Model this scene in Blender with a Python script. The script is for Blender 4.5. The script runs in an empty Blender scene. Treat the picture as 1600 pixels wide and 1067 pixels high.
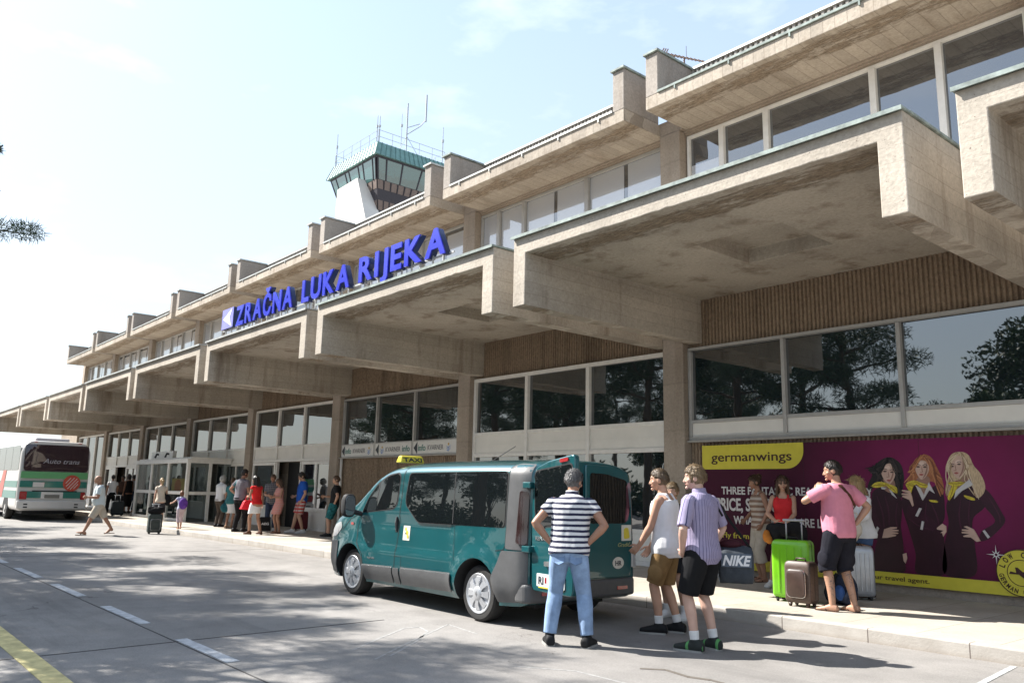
import bpy, bmesh, math, random
import numpy as np
from mathutils import Vector, Matrix
R = math.radians
PI = math.pi
SC = bpy.context.scene
COL = SC.collection
random.seed(7)
rng = np.random.default_rng(7)

# ------------------------------------------------------------------ camera
F_PX, PITCH, YAW, ROLL, CAM_Z = 1268.494, .1836, .8669, .0218, 1.4957
_fw = Vector((-math.sin(YAW) * math.cos(PITCH), math.cos(YAW) * math.cos(PITCH), math.sin(PITCH)))
_rt = Vector((math.cos(YAW), math.sin(YAW), 0))
_up = _rt.cross(_fw)
_r2 = math.cos(ROLL) * _rt + math.sin(ROLL) * _up
_u2 = -math.sin(ROLL) * _rt + math.cos(ROLL) * _up
cam = bpy.data.cameras.new('camera')
cam.sensor_width = 36
cam.lens = F_PX / 1600 * 36
cam.clip_start = .05
cam.clip_end = 5000
camo = bpy.data.objects.new('camera', cam)
COL.objects.link(camo)
camo.matrix_world = Matrix(((_r2.x, _u2.x, -_fw.x, 0), (_r2.y, _u2.y, -_fw.y, 0), (_r2.z, _u2.z, -_fw.z, CAM_Z), (0, 0, 0, 1)))
SC.camera = camo
CAM = Vector((0, 0, CAM_Z))


def ray(x, y):
    return _fw + _r2 * ((x - 800) / F_PX) - _u2 * ((y - 533.5) / F_PX)


def gz(x, y, z=0.):          # photo pixel -> point on the level plane z
    d = ray(x, y)
    return CAM + d * ((z - CAM_Z) / d.z)


def gy(x, y, Y):             # photo pixel -> point on a plane parallel to the facade
    d = ray(x, y)
    return CAM + d * (Y / d.y)


# ------------------------------------------------------------------ light
SUN = Vector((-.89, -.53, 1.0)).normalized()
w = bpy.data.worlds.new('World')
SC.world = w
w.use_nodes = True
nt = w.node_tree
nt.nodes.clear()
_o = nt.nodes.new('ShaderNodeOutputWorld')
_b = nt.nodes.new('ShaderNodeBackground')
_s = nt.nodes.new('ShaderNodeTexSky')
_s.sky_type = 'NISHITA'
_s.sun_disc = False
_s.sun_elevation = math.asin(SUN.z)
_s.sun_rotation = math.atan2(SUN.x, SUN.y)
_s.air_density = 1.0
_s.dust_density = 1.0
_s.ozone_density = 1.6
_s.altitude = 80
_tc = nt.nodes.new('ShaderNodeTexCoord')
_mp = nt.nodes.new('ShaderNodeMapping')
_mp.inputs['Scale'].default_value = (1, 1, 2.6)
_n = nt.nodes.new('ShaderNodeTexNoise')
_n.inputs['Scale'].default_value = 4.2
_n.inputs['Detail'].default_value = 9
_n.inputs['Roughness'].default_value = .55
_r = nt.nodes.new('ShaderNodeMapRange')
_r.inputs['From Min'].default_value = .53
_r.inputs['From Max'].default_value = .78
_r.inputs['To Max'].default_value = .5
_m = nt.nodes.new('ShaderNodeMixRGB')
_m.inputs['Color2'].default_value = (6.5, 6.6, 6.7, 1)
L = nt.links.new
L(_tc.outputs['Generated'], _mp.inputs['Vector'])
L(_mp.outputs[0], _n.inputs['Vector'])
L(_n.outputs['Fac'], _r.inputs['Value'])
L(_r.outputs[0], _m.inputs['Fac'])
L(_s.outputs[0], _m.inputs['Color1'])
_h = nt.nodes.new('ShaderNodeMixRGB')      # summer haze whitens the whole sky
_h.inputs['Fac'].default_value = .5
_h.inputs['Color2'].default_value = (2.12, 2.34, 2.42, 1)
L(_m.outputs[0], _h.inputs['Color1'])
_sx = nt.nodes.new('ShaderNodeSeparateXYZ')
_hr = nt.nodes.new('ShaderNodeMapRange')   # thickest towards the horizon
_hr.inputs['From Max'].default_value = .55
_hr.inputs['To Min'].default_value = .9
_hr.inputs['To Max'].default_value = .45
L(_tc.outputs['Generated'], _sx.inputs[0])
L(_sx.outputs[2], _hr.inputs['Value'])
L(_hr.outputs[0], _h.inputs['Fac'])
L(_h.outputs[0], _b.inputs['Color'])
_b.inputs['Strength'].default_value = .10
L(_b.outputs[0], _o.inputs['Surface'])

sl = bpy.data.lights.new('sun', 'SUN')
sl.energy = 3.6
sl.angle = R(.53)
sl.color = (1, .965, .91)
so = bpy.data.objects.new('sun', sl)
COL.objects.link(so)
so.rotation_euler = SUN.to_track_quat('Z', 'Y').to_euler()

SC.view_settings.view_transform = 'Standard'
SC.view_settings.look = 'None'
SC.view_settings.exposure = 1.95
SC.view_settings.gamma = 1

# ------------------------------------------------------------------ materials
MATS = {}


class NT:
    """tiny node-tree writer"""
    def __init__(s, name):
        s.m = bpy.data.materials.new(name)
        s.m.use_nodes = True
        s.t = s.m.node_tree
        s.t.nodes.clear()
        s.out = s.n('OutputMaterial')
        s.p = s.n('BsdfPrincipled')
        s.l(s.p.outputs[0], s.out.inputs[0])
        s.tc = s.n('TexCoord')

    def n(s, t, **k):
        x = s.t.nodes.new('ShaderNode' + t)
        for a, b in k.items():
            if hasattr(x, a):
                setattr(x, a, b)
        return x

    def l(s, a, b):
        s.t.links.new(a, b)

    def val(s, sock, v):
        if hasattr(v, 'is_linked') or hasattr(v, 'links'):
            s.l(v, sock)
        else:
            sock.default_value = v

    def math(s, op, a, b=0., c=0.):
        x = s.n('Math', operation=op)
        for i, v in enumerate((a, b, c)):
            s.val(x.inputs[i], v)
        return x.outputs[0]

    def noise(s, scale, detail=4, rough=.55, stretch=None, dist=0., vec=None):
        x = s.n('TexNoise')
        v = vec or s.tc.outputs['Object']
        if stretch:
            mp = s.n('Mapping')
            mp.inputs['Scale'].default_value = stretch
            s.l(v, mp.inputs[0])
            v = mp.outputs[0]
        s.l(v, x.inputs['Vector'])
        x.inputs['Scale'].default_value = scale
        x.inputs['Detail'].default_value = detail
        x.inputs['Roughness'].default_value = rough
        x.inputs['Distortion'].default_value = dist
        return x.outputs['Fac']

    def rng(s, v, a, b, c=0., d=1.):
        x = s.n('MapRange')
        s.val(x.inputs['Value'], v)
        for nm, q in (('From Min', a), ('From Max', b), ('To Min', c), ('To Max', d)):
            x.inputs[nm].default_value = q
        return x.outputs[0]

    def mix(s, f, a, b, mode='MIX'):
        x = s.n('MixRGB', blend_type=mode)
        s.val(x.inputs[0], f)
        for i, v in ((1, a), (2, b)):
            if isinstance(v, (tuple, list)):
                x.inputs[i].default_value = (*v[:3], 1)
            else:
                s.l(v, x.inputs[i])
        return x.outputs[0]

    def grey(s, f):
        x = s.n('CombineColor')
        for i in range(3):
            s.val(x.inputs[i], f)
        return x.outputs[0]

    def xyz(s):
        x = s.n('SeparateXYZ')
        s.l(s.tc.outputs['Object'], x.inputs[0])
        return x.outputs

    def bump(s, h, strength, dist=.01):
        x = s.n('Bump')
        x.inputs['Strength'].default_value = strength
        x.inputs['Distance'].default_value = dist
        s.l(h, x.inputs['Height'])
        s.l(x.outputs[0], s.p.inputs['Normal'])

    def set(s, **k):
        for a, b in k.items():
            s.val(s.p.inputs[a.replace('_', ' ')], b)


def mat(name, col, rough=.6, metal=0., var=.12, scale=7., bump=0., bscale=50., ior=1.45, coat=0., stretch=None):
    if name in MATS:
        return MATS[name]
    t = NT(name)
    f = t.rng(t.noise(scale, 5, .6, stretch), .3, .7, 1 - var, 1 + var)
    t.set(Base_Color=t.mix(1., col, t.grey(f), 'MULTIPLY'), Roughness=rough, Metallic=metal, IOR=ior, Coat_Weight=coat)
    t.p.inputs['Coat Roughness'].default_value = .05
    if bump:
        t.bump(t.noise(bscale, 3), bump, .006)
    MATS[name] = t.m
    return t.m


def concrete(name, base, axis='z', board=.2, edge=None, dark=.5, rough=.9, ln=.38, bv=.1, split=False):
    """board-marked concrete with grime runs; edge=(axis index, position, width): a spalled band"""
    if name in MATS:
        return MATS[name]
    t = NT(name)
    x, y, z = t.xyz()
    c = {'x': x, 'y': y, 'z': z}[axis]
    big = t.noise(.55, 6, .62)
    fine = t.noise(22, 4, .6)
    st = (1, 1, .12) if axis != 'x' else (1.2, .25, 1)
    runs = t.noise(1.7, 6, .68, st)
    warp = t.math('ADD', c, t.rng(t.noise(1.1, 2), 0, 1, -.03, .03))
    q = t.math('DIVIDE', warp, board)
    fr = t.math('FRACT', q)
    line = t.math('LESS_THAN', fr, .045)
    nrm = t.n('SeparateXYZ')
    t.l(t.n('NewGeometry').outputs['Normal'], nrm.inputs[0])
    if split:      # smooth-cast outer faces, board marks only on the cheeks and undersides
        cheek = t.rng(t.math('ABSOLUTE', nrm.outputs[1]), .4, .8, 1, .3)
        line = t.math('MULTIPLY', line, cheek)
    wn = t.n('TexWhiteNoise', noise_dimensions='1D')
    t.l(t.math('FLOOR', q), wn.inputs['W'])
    col = t.mix(t.rng(big, .3, .7), [v * .8 for v in base], [v * 1.16 for v in base])
    col = t.mix(1., col, t.grey(t.rng(wn.outputs['Value'], 0, 1, 1 - bv, 1 + bv * .7)), 'MULTIPLY')
    col = t.mix(1., col, t.grey(t.rng(fine, .3, .7, .86, 1.12)), 'MULTIPLY')
    col = t.mix(t.math('MULTIPLY', line, ln), col, (.09, .065, .045))
    rm = t.rng(runs, .52, .72, 0, dark)
    if split:
        rm = t.math('MULTIPLY', rm, cheek)
    col = t.mix(rm, col, (.13, .085, .05))
    pits = t.rng(t.noise(38, 2, .5), .70, .74, 0, .7)
    col = t.mix(pits, col, (.10, .075, .06))
    h = t.math('SUBTRACT', fine, t.math('MULTIPLY', line, ln * 1.5))
    if edge:
        ai, pos, wd = edge
        d = t.math('ABSOLUTE', t.math('SUBTRACT', (x, y, z)[ai], pos))
        m = t.math('MULTIPLY', t.rng(d, wd * .2, wd, 1, 0), t.rng(t.noise(2.6, 9, .78, (.55, 2.4, 1)), .36, .60))
        m = t.rng(m, .30, .5)
        m = t.math('MULTIPLY', m, t.rng(t.math('ABSOLUTE', nrm.outputs[2]), .4, .7))
        rough_n = t.noise(11, 8, .8, (.8, 3.5, 1))
        col = t.mix(t.math('MULTIPLY', m, .85), col, t.mix(t.rng(rough_n, .35, .65), (.05, .035, .022), (.40, .31, .22)))
        h = t.math('ADD', h, t.math('MULTIPLY', m, t.math('MULTIPLY', rough_n, 4.)))
    t.set(Base_Color=col, Roughness=rough)
    t.p.inputs['Specular IOR Level'].default_value = .25
    t.bump(h, .55, .012)
    MATS[name] = t.m
    return t.m


def glass(name, col=(.012, .017, .02), ior=1.95, rough=.015):
    if name in MATS:
        return MATS[name]
    t = NT(name)
    t.set(Base_Color=(*col, 1), Roughness=rough, IOR=ior)
    # float glass is never quite flat: a slow ripple breaks up the reflections
    t.bump(t.noise(1.3, 2), .035, .05)
    MATS[name] = t.m
    return t.m


# ------------------------------------------------------------------ geometry
class G:
    """collects shapes into ONE mesh"""
    def __init__(s):
        s.b = bmesh.new()
        s.mi = 0

    def _tag(s, fs):
        for f in fs:
            f.material_index = s.mi

    def box(s, x0, x1, y0, y1, z0, z1, M=None):
        vs = [s.b.verts.new((x, y, z)) for x in (x0, x1) for y in (y0, y1) for z in (z0, z1)]
        q = [(0, 1, 3, 2), (4, 6, 7, 5), (0, 4, 5, 1), (2, 3, 7, 6), (0, 2, 6, 4), (1, 5, 7, 3)]
        s._tag([s.b.faces.new([vs[i] for i in f]) for f in q])
        if M is not None:
            for v in vs:
                v.co = M @ v.co
        return s

    def prism(s, poly, a, b, axis='y', M=None):
        """poly: 2-D outline; axis y: (x,z); x: (y,z); z: (x,y)"""
        def P(p, d):
            return {'y': (p[0], d, p[1]), 'x': (d, p[0], p[1]), 'z': (p[0], p[1], d)}[axis]
        A = [s.b.verts.new(P(p, a)) for p in poly]
        B = [s.b.verts.new(P(p, b)) for p in poly]
        n = len(poly)
        fs = [s.b.faces.new(A), s.b.faces.new(B[::-1])]
        for i in range(n):
            fs.append(s.b.faces.new([A[i], B[i], B[(i + 1) % n], A[(i + 1) % n]]))
        s._tag(fs)
        if M is not None:
            for v in A + B:
                v.co = M @ v.co
        return s

    def face(s, pts):
        s._tag([s.b.faces.new([s.b.verts.new(p) for p in pts])])
        return s

    def rings(s, rs, cap=True, closed=False):
        """rs: list of rings (lists of points, same count)"""
        V = [[s.b.verts.new(p) for p in r] for r in rs]
        n = len(V[0])
        fs = []
        for i in range(len(V) - (0 if closed else 1)):
            a, c = V[i], V[(i + 1) % len(V)]
            for j in range(n):
                fs.append(s.b.faces.new([a[j], a[(j + 1) % n], c[(j + 1) % n], c[j]]))
        if cap and not closed:
            fs.append(s.b.faces.new(V[0][::-1]))
            fs.append(s.b.faces.new(V[-1]))
        s._tag(fs)
        return s

    def tube(s, pts, r, n=10, dome=False, flat=1.):
        """round tube along pts; r: number or list; dome rounds the ends"""
        pts = [Vector(p) for p in pts]
        rr = [r] * len(pts) if not isinstance(r, (list, tuple)) else list(r)
        P, Q, T = [], [], []
        for i, p in enumerate(pts):
            d = (pts[min(i + 1, len(pts) - 1)] - pts[max(i - 1, 0)]).normalized()
            P.append(p), Q.append(rr[i]), T.append(d)
        if dome:
            k = [(-.95, .3), (-.75, .66), (-.4, .92)]
            P = [pts[0] + T[0] * rr[0] * a for a, _ in k] + P + [pts[-1] - T[-1] * rr[-1] * a for a, _ in k[::-1]]
            Q = [rr[0] * c for _, c in k] + Q + [rr[-1] * c for _, c in k[::-1]]
            T = [T[0]] * 3 + T + [T[-1]] * 3
        u = None
        rs = []
        for p, q, d in zip(P, Q, T):
            if u is None:
                u = d.orthogonal().normalized()
            else:
                u = (u - d * u.dot(d))
                u = u.normalized() if u.length > 1e-5 else d.orthogonal().normalized()
            v = d.cross(u)
            rs.append([p + (u * math.cos(a) + v * math.sin(a) * flat) * q for a in [2 * PI * j / n for j in range(n)]])
        return s.rings(rs)

    def cyl(s, c, r, a, b, axis='z', n=24):
        d = {'x': Vector((1, 0, 0)), 'y': Vector((0, 1, 0)), 'z': Vector((0, 0, 1))}[axis]
        c = Vector(c)
        return s.tube([c + d * a, c + d * b], r, n)

    def ell(s, c, rx, ry, rz, n=14, m=10, M=None):
        rs = []
        for i in range(1, m):
            t = PI * i / m
            rs.append([(math.sin(t) * math.cos(a) * rx, math.sin(t) * math.sin(a) * ry, -math.cos(t) * rz) for a in [2 * PI * j / n for j in range(n)]])
        M = M or Matrix.Identity(3)
        c = Vector(c)
        return s.rings([[c + M @ Vector(p) for p in r] for r in rs])

    def lathe(s, prof, c, axis='y', n=28):
        """prof: (radius, along axis)"""
        c = Vector(c)
        rs = []
        for r, d in prof:
            ring = []
            for j in range(n):
                a = 2 * PI * j / n
                k, q = r * math.cos(a), r * math.sin(a)
                ring.append(c + Vector({'y': (k, d, q), 'x': (d, k, q), 'z': (k, q, d)}[axis]))
            rs.append(ring)
        return s.rings(rs)

    def done(s, name, m=None, parent=None, bevel=0., smooth=False, loc=None, world=True, seg=2, mats=None):
        bmesh.ops.remove_doubles(s.b, verts=s.b.verts, dist=1e-6)
        bmesh.ops.recalc_face_normals(s.b, faces=s.b.faces)
        me = bpy.data.meshes.new(name)
        s.b.to_mesh(me)
        s.b.free()
        return link(name, me, mats or m, parent, bevel, smooth, loc, world, seg)


def link(name, me, m=None, parent=None, bevel=0., smooth=False, loc=None, world=True, seg=2):
    o = bpy.data.objects.new(name, me)
    COL.objects.link(o)
    for q in (m if isinstance(m, (list, tuple)) else [m]):
        if q:
            me.materials.append(q)
    if smooth:
        me.polygons.foreach_set('use_smooth', [True] * len(me.polygons))
        if smooth != 1:
            bpy_auto(me, smooth)
    if bevel:
        b = o.modifiers.new('bevel', 'BEVEL')
        b.width = bevel
        b.segments = seg
        b.limit_method = 'ANGLE'
        b.angle_limit = R(40)
    if loc:
        o.location = loc
    if parent:
        adopt(o, parent, world)
    return o


def bpy_auto(me, ang):
    me.set_sharp_from_angle(angle=R(ang))


def adopt(o, parent, world=True):
    o.parent = parent
    if world:      # shape written in world coordinates under a thing whose base sits elsewhere
        o.matrix_parent_inverse = WM(parent).inverted()


def WM(o):
    m = Matrix.LocRotScale(o.location, o.rotation_euler, o.scale)
    return WM(o.parent) @ o.matrix_parent_inverse @ m if o.parent else m


def empty(name, label, cat, loc=(0, 0, 0), rz=0., group=None):
    o = bpy.data.objects.new(name, None)
    COL.objects.link(o)
    o.location = loc
    o.rotation_euler = (0, 0, rz)
    o.empty_display_size = .1
    return tag(o, label, cat, group)


def tag(o, label, cat, group=None):
    o['label'] = label
    o['category'] = cat
    if group:
        o['group'] = group
    return o


def struct(o, kind='structure'):
    o['kind'] = kind
    return o


_tcache = {}


def text_mesh(s, bold=0., extrude=0.):
    """outline lettering as a mesh in the xy plane, height of capitals = about 1, left/bottom at 0; returns mesh and width"""
    cu = bpy.data.curves.new('t', 'FONT')
    cu.body = s
    cu.size = 1.375
    cu.offset = bold
    cu.extrude = extrude
    cu.resolution_u = 4
    o = bpy.data.objects.new('t', cu)
    COL.objects.link(o)
    dg = bpy.context.evaluated_depsgraph_get()
    me = bpy.data.meshes.new_from_object(o.evaluated_get(dg))
    bpy.data.objects.remove(o)
    bpy.data.curves.remove(cu)
    xs = [v.co.x for v in me.vertices]
    x0, x1 = min(xs), max(xs)
    for v in me.vertices:
        v.co.x -= x0
    return me, x1 - x0


def text(name, s, p0, xdir, width, height, m, parent, bold=0., depth=.004, updir=(0, 0, 1), shear=0., world=True):
    """lettering on a flat face: lower-left p0, running along xdir, fitted to width x cap height"""
    me, wd = text_mesh(s, bold, depth / 2)
    X = Vector(xdir).normalized()
    Z = Vector(updir).normalized()
    N = X.cross(Z)
    p0 = Vector(p0)
    sx = width / wd
    for v in me.vertices:
        c = v.co
        v.co = p0 + X * (c.x * sx + shear * c.y * height) + Z * (c.y * height) + N * c.z
    me.update()
    me.materials.clear()
    return link(name, me, m, parent, world=world)

# ------------------------------------------------------------------ ground
KERB_Y, WALK_Z, WALL_Y = 8.853, .143, 12.679


def road_mat():
    t = NT('road_concrete')
    x, y, z = t.xyz()
    big = t.noise(.22, 7, .65)
    mid = t.noise(1.6, 6, .7)
    fine = t.noise(55, 4, .7)
    agg = t.noise(170, 2, .6)
    col = t.mix(t.rng(big, .32, .68), (.175, .165, .154), (.25, .237, .222))
    col = t.mix(1., col, t.grey(t.rng(mid, .28, .72, .80, 1.17)), 'MULTIPLY')
    col = t.mix(1., col, t.grey(t.rng(fine, .25, .75, .76, 1.24)), 'MULTIPLY')
    col = t.mix(t.rng(agg, .62, .72, 0, .5), col, (.42, .40, .37))
    # oil spots and tyre-worn streaks along the lane
    col = t.mix(t.rng(t.noise(.9, 5, .7, (.15, 1.6, 1)), .54, .72, 0, .5), col, (.09, .086, .082))
    col = t.mix(t.rng(t.noise(3.3, 3, .5), .70, .76, 0, .55), col, (.075, .07, .065))
    vo = t.n('TexVoronoi', feature='DISTANCE_TO_EDGE')
    mp = t.n('Mapping')
    mp.inputs['Scale'].default_value = (.11, .17, 1)
    ad = t.n('VectorMath', operation='ADD')
    nz = t.n('TexNoise')
    nz.inputs['Scale'].default_value = 1.4
    nz.inputs['Detail'].default_value = 6
    t.l(t.tc.outputs['Object'], nz.inputs['Vector'])
    sc = t.n('VectorMath', operation='SCALE')
    sc.inputs['Scale'].default_value = 1.1
    t.l(nz.outputs['Color'], sc.inputs[0])
    t.l(t.tc.outputs['Object'], ad.inputs[0])
    t.l(sc.outputs[0], ad.inputs[1])
    t.l(ad.outputs[0], mp.inputs[0])
    t.l(mp.outputs[0], vo.inputs['Vector'])
    vo.inputs['Scale'].default_value = 1
    crack = t.math('MULTIPLY', t.rng(vo.outputs['Distance'], .0008, .0028, 1, 0), t.rng(t.noise(.35, 2), .48, .56))
    col = t.mix(t.math('MULTIPLY', crack, .7), col, (.05, .045, .04))
    t.set(Base_Color=col, Roughness=.88)
    t.p.inputs['Specular IOR Level'].default_value = .3
    t.bump(t.math('SUBTRACT', t.math('ADD', fine, agg), crack), .35, .006)
    return t.m


def paving_mat():
    t = NT('paving_slabs')
    x, y, z = t.xyz()
    qx = t.math('DIVIDE', x, .8)
    fx = t.math('FRACT', qx)
    row = t.math('DIVIDE', t.math('SUBTRACT', y, KERB_Y), 2.05)
    fy = t.math('FRACT', row)
    j = t.math('MAXIMUM', t.math('LESS_THAN', fx, .012), t.math('LESS_THAN', fy, .006))
    wn = t.n('TexWhiteNoise', noise_dimensions='2D')
    cb = t.n('CombineXYZ')
    t.l(t.math('FLOOR', qx), cb.inputs[0])
    t.l(t.math('FLOOR', row), cb.inputs[1])
    t.l(cb.outputs[0], wn.inputs['Vector'])
    col = t.mix(t.rng(t.noise(.8, 7, .65), .3, .7), (.31, .275, .228), (.42, .378, .32))
    col = t.mix(1., col, t.grey(t.rng(wn.outputs['Value'], 0, 1, .9, 1.08)), 'MULTIPLY')
    col = t.mix(1., col, t.grey(t.rng(t.noise(45, 4, .7), .3, .7, .88, 1.1)), 'MULTIPLY')
    col = t.mix(t.rng(t.noise(5, 4, .7), .62, .75, 0, .4), col, (.17, .13, .09))
    col = t.mix(t.math('MULTIPLY', j, .65), col, (.09, .075, .06))
    t.set(Base_Color=col, Roughness=.85)
    t.p.inputs['Specular IOR Level'].default_value = .3
    t.bump(t.math('SUBTRACT', t.noise(60, 3), j), .3, .006)
    return t.m


def kerb_mat():
    t = NT('kerb_stone')
    x, y, z = t.xyz()
    q = t.math('DIVIDE', t.math('ADD', x, .36), 1.02)
    j = t.math('LESS_THAN', t.math('FRACT', q), .012)
    wn = t.n('TexWhiteNoise', noise_dimensions='1D')
    t.l(t.math('FLOOR', q), wn.inputs['W'])
    col = t.mix(t.rng(t.noise(2.5, 7, .7), .3, .7), (.31, .28, .245), (.43, .40, .36))
    col = t.mix(1., col, t.grey(t.rng(wn.outputs['Value'], 0, 1, .86, 1.06)), 'MULTIPLY')
    col = t.mix(t.rng(z, .0, .05, .45, 0), col, (.22, .18, .14))
    col = t.mix(t.math('MULTIPLY', j, .8), col, (.08, .06, .05))
    t.set(Base_Color=col, Roughness=.9)
    t.bump(t.math('SUBTRACT', t.noise(40, 5, .7), j), .5, .008)
    return t.m


g = G()
g.face([(-1500, -1500, 0), (1500, -1500, 0), (1500, 1500, 0), (-1500, 1500, 0)])
struct(g.done('road', road_mat()))
g = G()
g.box(-62, 30, KERB_Y + .16, WALL_Y + .6, -.05, WALK_Z)
struct(g.done('sidewalk', paving_mat()))
g = G()
g.box(-62, 30, KERB_Y, KERB_Y + .157, -.05, WALK_Z + .003)
struct(g.done('kerb', kerb_mat(), bevel=.015))
WHITE_P = mat('worn_white_paint', (.42, .43, .44), .85, var=.35, scale=9, bump=.2)
YEL_P = mat('worn_yellow_paint', (.50, .43, .20), .85, var=.3, scale=8, bump=.2)
DARK_J = mat('joint_tar', (.045, .042, .04), .85)
g = G()
g = G()
for i, (a, c) in enumerate((((-3, 872), (14, 879)), ((34, 887), (67, 902)), ((92, 912), (132, 931)), ((164, 947), (229, 974)), ((277, 999), (363, 1034)))):
    p, q = gz(*a), gz(*c)
    g.box(p.x, q.x, 2.955, 3.075, .001, .005)
for k in range(6):
    xa = -20.6 - 2.05 * k
    g.box(xa - 1.0, xa, 2.955, 3.075, .001, .005)
a, c = gz(1584, 1041), gz(1528, 1070)
struct(g.done('road_marking', WHITE_P))
d = (c - a).normalized()
n_ = Vector((-d.y, d.x, 0)) * .028
c = a + d * 4
g = G()
g.prism([(p.x, p.y) for p in (a + n_, c + n_, c - n_, a - n_)], .001, .004, 'z')
struct(g.done('road_marking', mat('faint_white_paint', (.36, .36, .35), .9, var=.4, scale=12)))
g = G()
g.box(-60, 20, 1.56, 1.745, .001, .005)
struct(g.done('road_marking', YEL_P))
g = G()
g.box(-80, 20, 2.925, 2.94, .0005, .003)
a, c = gz(67, 1024), gz(600, 968)
for (p, q) in ((a, c), (gz(-40, 1035), a)):
    d = (q - p).normalized()
    n_ = Vector((-d.y, d.x, 0)) * .012
    g.prism([(v.x, v.y) for v in (p + n_, q + n_, q - n_, p - n_)], .0005, .003, 'z')
for xx in (-19.5, -32):
    g.box(xx, xx + .02, -10, KERB_Y, .0005, .003)
struct(g.done('road_joint', DARK_J))
# tar-sealed wandering crack in the foreground
g = G()
pts = [(1000, 1044), (1040, 1046), (1075, 1057), (1110, 1062), (1150, 1072)]
ps = [gz(*p) for p in pts]
for p, q in zip(ps, ps[1:]):
    d = (q - p).normalized()
    n_ = Vector((-d.y, d.x, 0)) * random.uniform(.02, .035)
    g.prism([(v.x, v.y) for v in (p + n_, q + n_, q - n_, p - n_)], .0005, .0025, 'z')
struct(g.done('road_crack', mat('damp_streak', (.10, .085, .07), .8)))
g = G()
for L_ in (((550, 1016), (590, 998), (632, 981), (655, 979), (668, 986), (650, 1002), (609, 1025)), ((585, 1030), (640, 1003), (700, 975), (745, 990)), ((1010, 1075), (900, 1048), (800, 1040))):
    ps = [gz(*p) for p in L_]
    for p, q in zip(ps, ps[1:]):
        d = (q - p).normalized()
        n_ = Vector((-d.y, d.x, 0)) * .014
        g.prism([(v.x, v.y) for v in (p + n_, q + n_, q - n_, p - n_)], .0004, .0018, 'z')
struct(g.done('road_marking', mat('ghost_mark', (.25, .245, .235), .9, var=.3, scale=20)))

# ------------------------------------------------------------------ terminal
YC, YB, YR = 8.123, WALL_Y, 11.344
ZB, ZS, ZT = 4.376, 5.218, 5.492
RB, RF, RT = 8.787, 9.05, 9.92
BAY, X0, CW = 6.7, -9.571, 6.181
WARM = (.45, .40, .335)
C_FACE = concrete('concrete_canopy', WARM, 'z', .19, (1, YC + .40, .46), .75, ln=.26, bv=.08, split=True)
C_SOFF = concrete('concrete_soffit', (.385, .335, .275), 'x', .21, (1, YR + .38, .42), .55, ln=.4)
C_COL = concrete('concrete_column', (.34, .285, .23), 'z', .9, None, .35, ln=.12, bv=.04)
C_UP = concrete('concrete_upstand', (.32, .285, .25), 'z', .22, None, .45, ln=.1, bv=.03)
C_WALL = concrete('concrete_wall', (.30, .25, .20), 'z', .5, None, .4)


def rib_mat():
    t = NT('ribbed_concrete')
    x, y, z = t.xyz()
    ch = t.noise(19, 4, .72, (1, 1, .8))
    run = t.noise(1.4, 5, .65, (2.6, 1, .1))
    col = t.mix(t.rng(ch, .3, .7), (.175, .125, .085), (.34, .255, .18))
    col = t.mix(t.rng(run, .5, .72, 0, .6), col, (.08, .055, .037))
    col = t.mix(t.rng(t.noise(33, 2), .66, .72, 0, .6), col, (.45, .36, .27))
    t.set(Base_Color=col, Roughness=.95)
    t.bump(ch, .9, .02)
    return t.m


RIB = rib_mat()
PATINA = mat('copper_patina', (.225, .265, .245), .75, var=.45, scale=7)
FLASH = mat('grey_flashing', (.42, .43, .41), .5, .3, var=.2, scale=5)
FRAME = mat('white_window_frame', (.72, .70, .66), .45, var=.08)
FRAME_G = mat('grey_window_frame', (.40, .39, .37), .45, .2, var=.08)
PANEL = mat('cream_spandrel', (.70, .68, .63), .5, var=.06, scale=2)
GLASS = glass('window_glass', (.010, .016, .020), 2.6)
GLASS_UP = glass('upper_glass', (.035, .045, .055), 2.8)
BLIND = mat('white_blind', (.40, .42, .45), .3, var=.05, stretch=(1, 1, 14), ior=1.6, coat=1.)
for _n in BLIND.node_tree.nodes:
    if _n.type == 'BSDF_PRINCIPLED':
        _n.inputs['Coat IOR'].default_value = 2.6
        _n.inputs['Coat Roughness'].default_value = .01
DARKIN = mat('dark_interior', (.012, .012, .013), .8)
SILL = mat('sill_metal', (.33, .31, .28), .5, .2)

T = empty('airport_terminal', 'long concrete airport terminal with stepped canopies and white framed windows', 'building', (-26, WALL_Y, 0))


def ribs(g, xa, xb, za, zb, y=WALL_Y, step=.075, dep=.035):
    n = max(2, int((xb - xa) / step))
    st = (xb - xa) / n
    pl = []
    for i in range(n):
        x = xa + i * st
        pl += [(x, y), (x + st * .18, y - dep), (x + st * .62, y - dep), (x + st * .8, y)]
    pl += [(xb, y), (xb, y + .12), (xa, y + .12)]
    # a corrugated sheet, then its back
    rs = [[(p[0], p[1], za), (p[0], p[1], zb)] for p in pl[:-2]]
    for a, b in zip(rs, rs[1:]):
        g.face([a[0], b[0], b[1], a[1]])
    g.face([(xa, y + .12, za), (xa, y + .12, zb), (xb, y + .12, zb), (xb, y + .12, za)])
    return g


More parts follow.
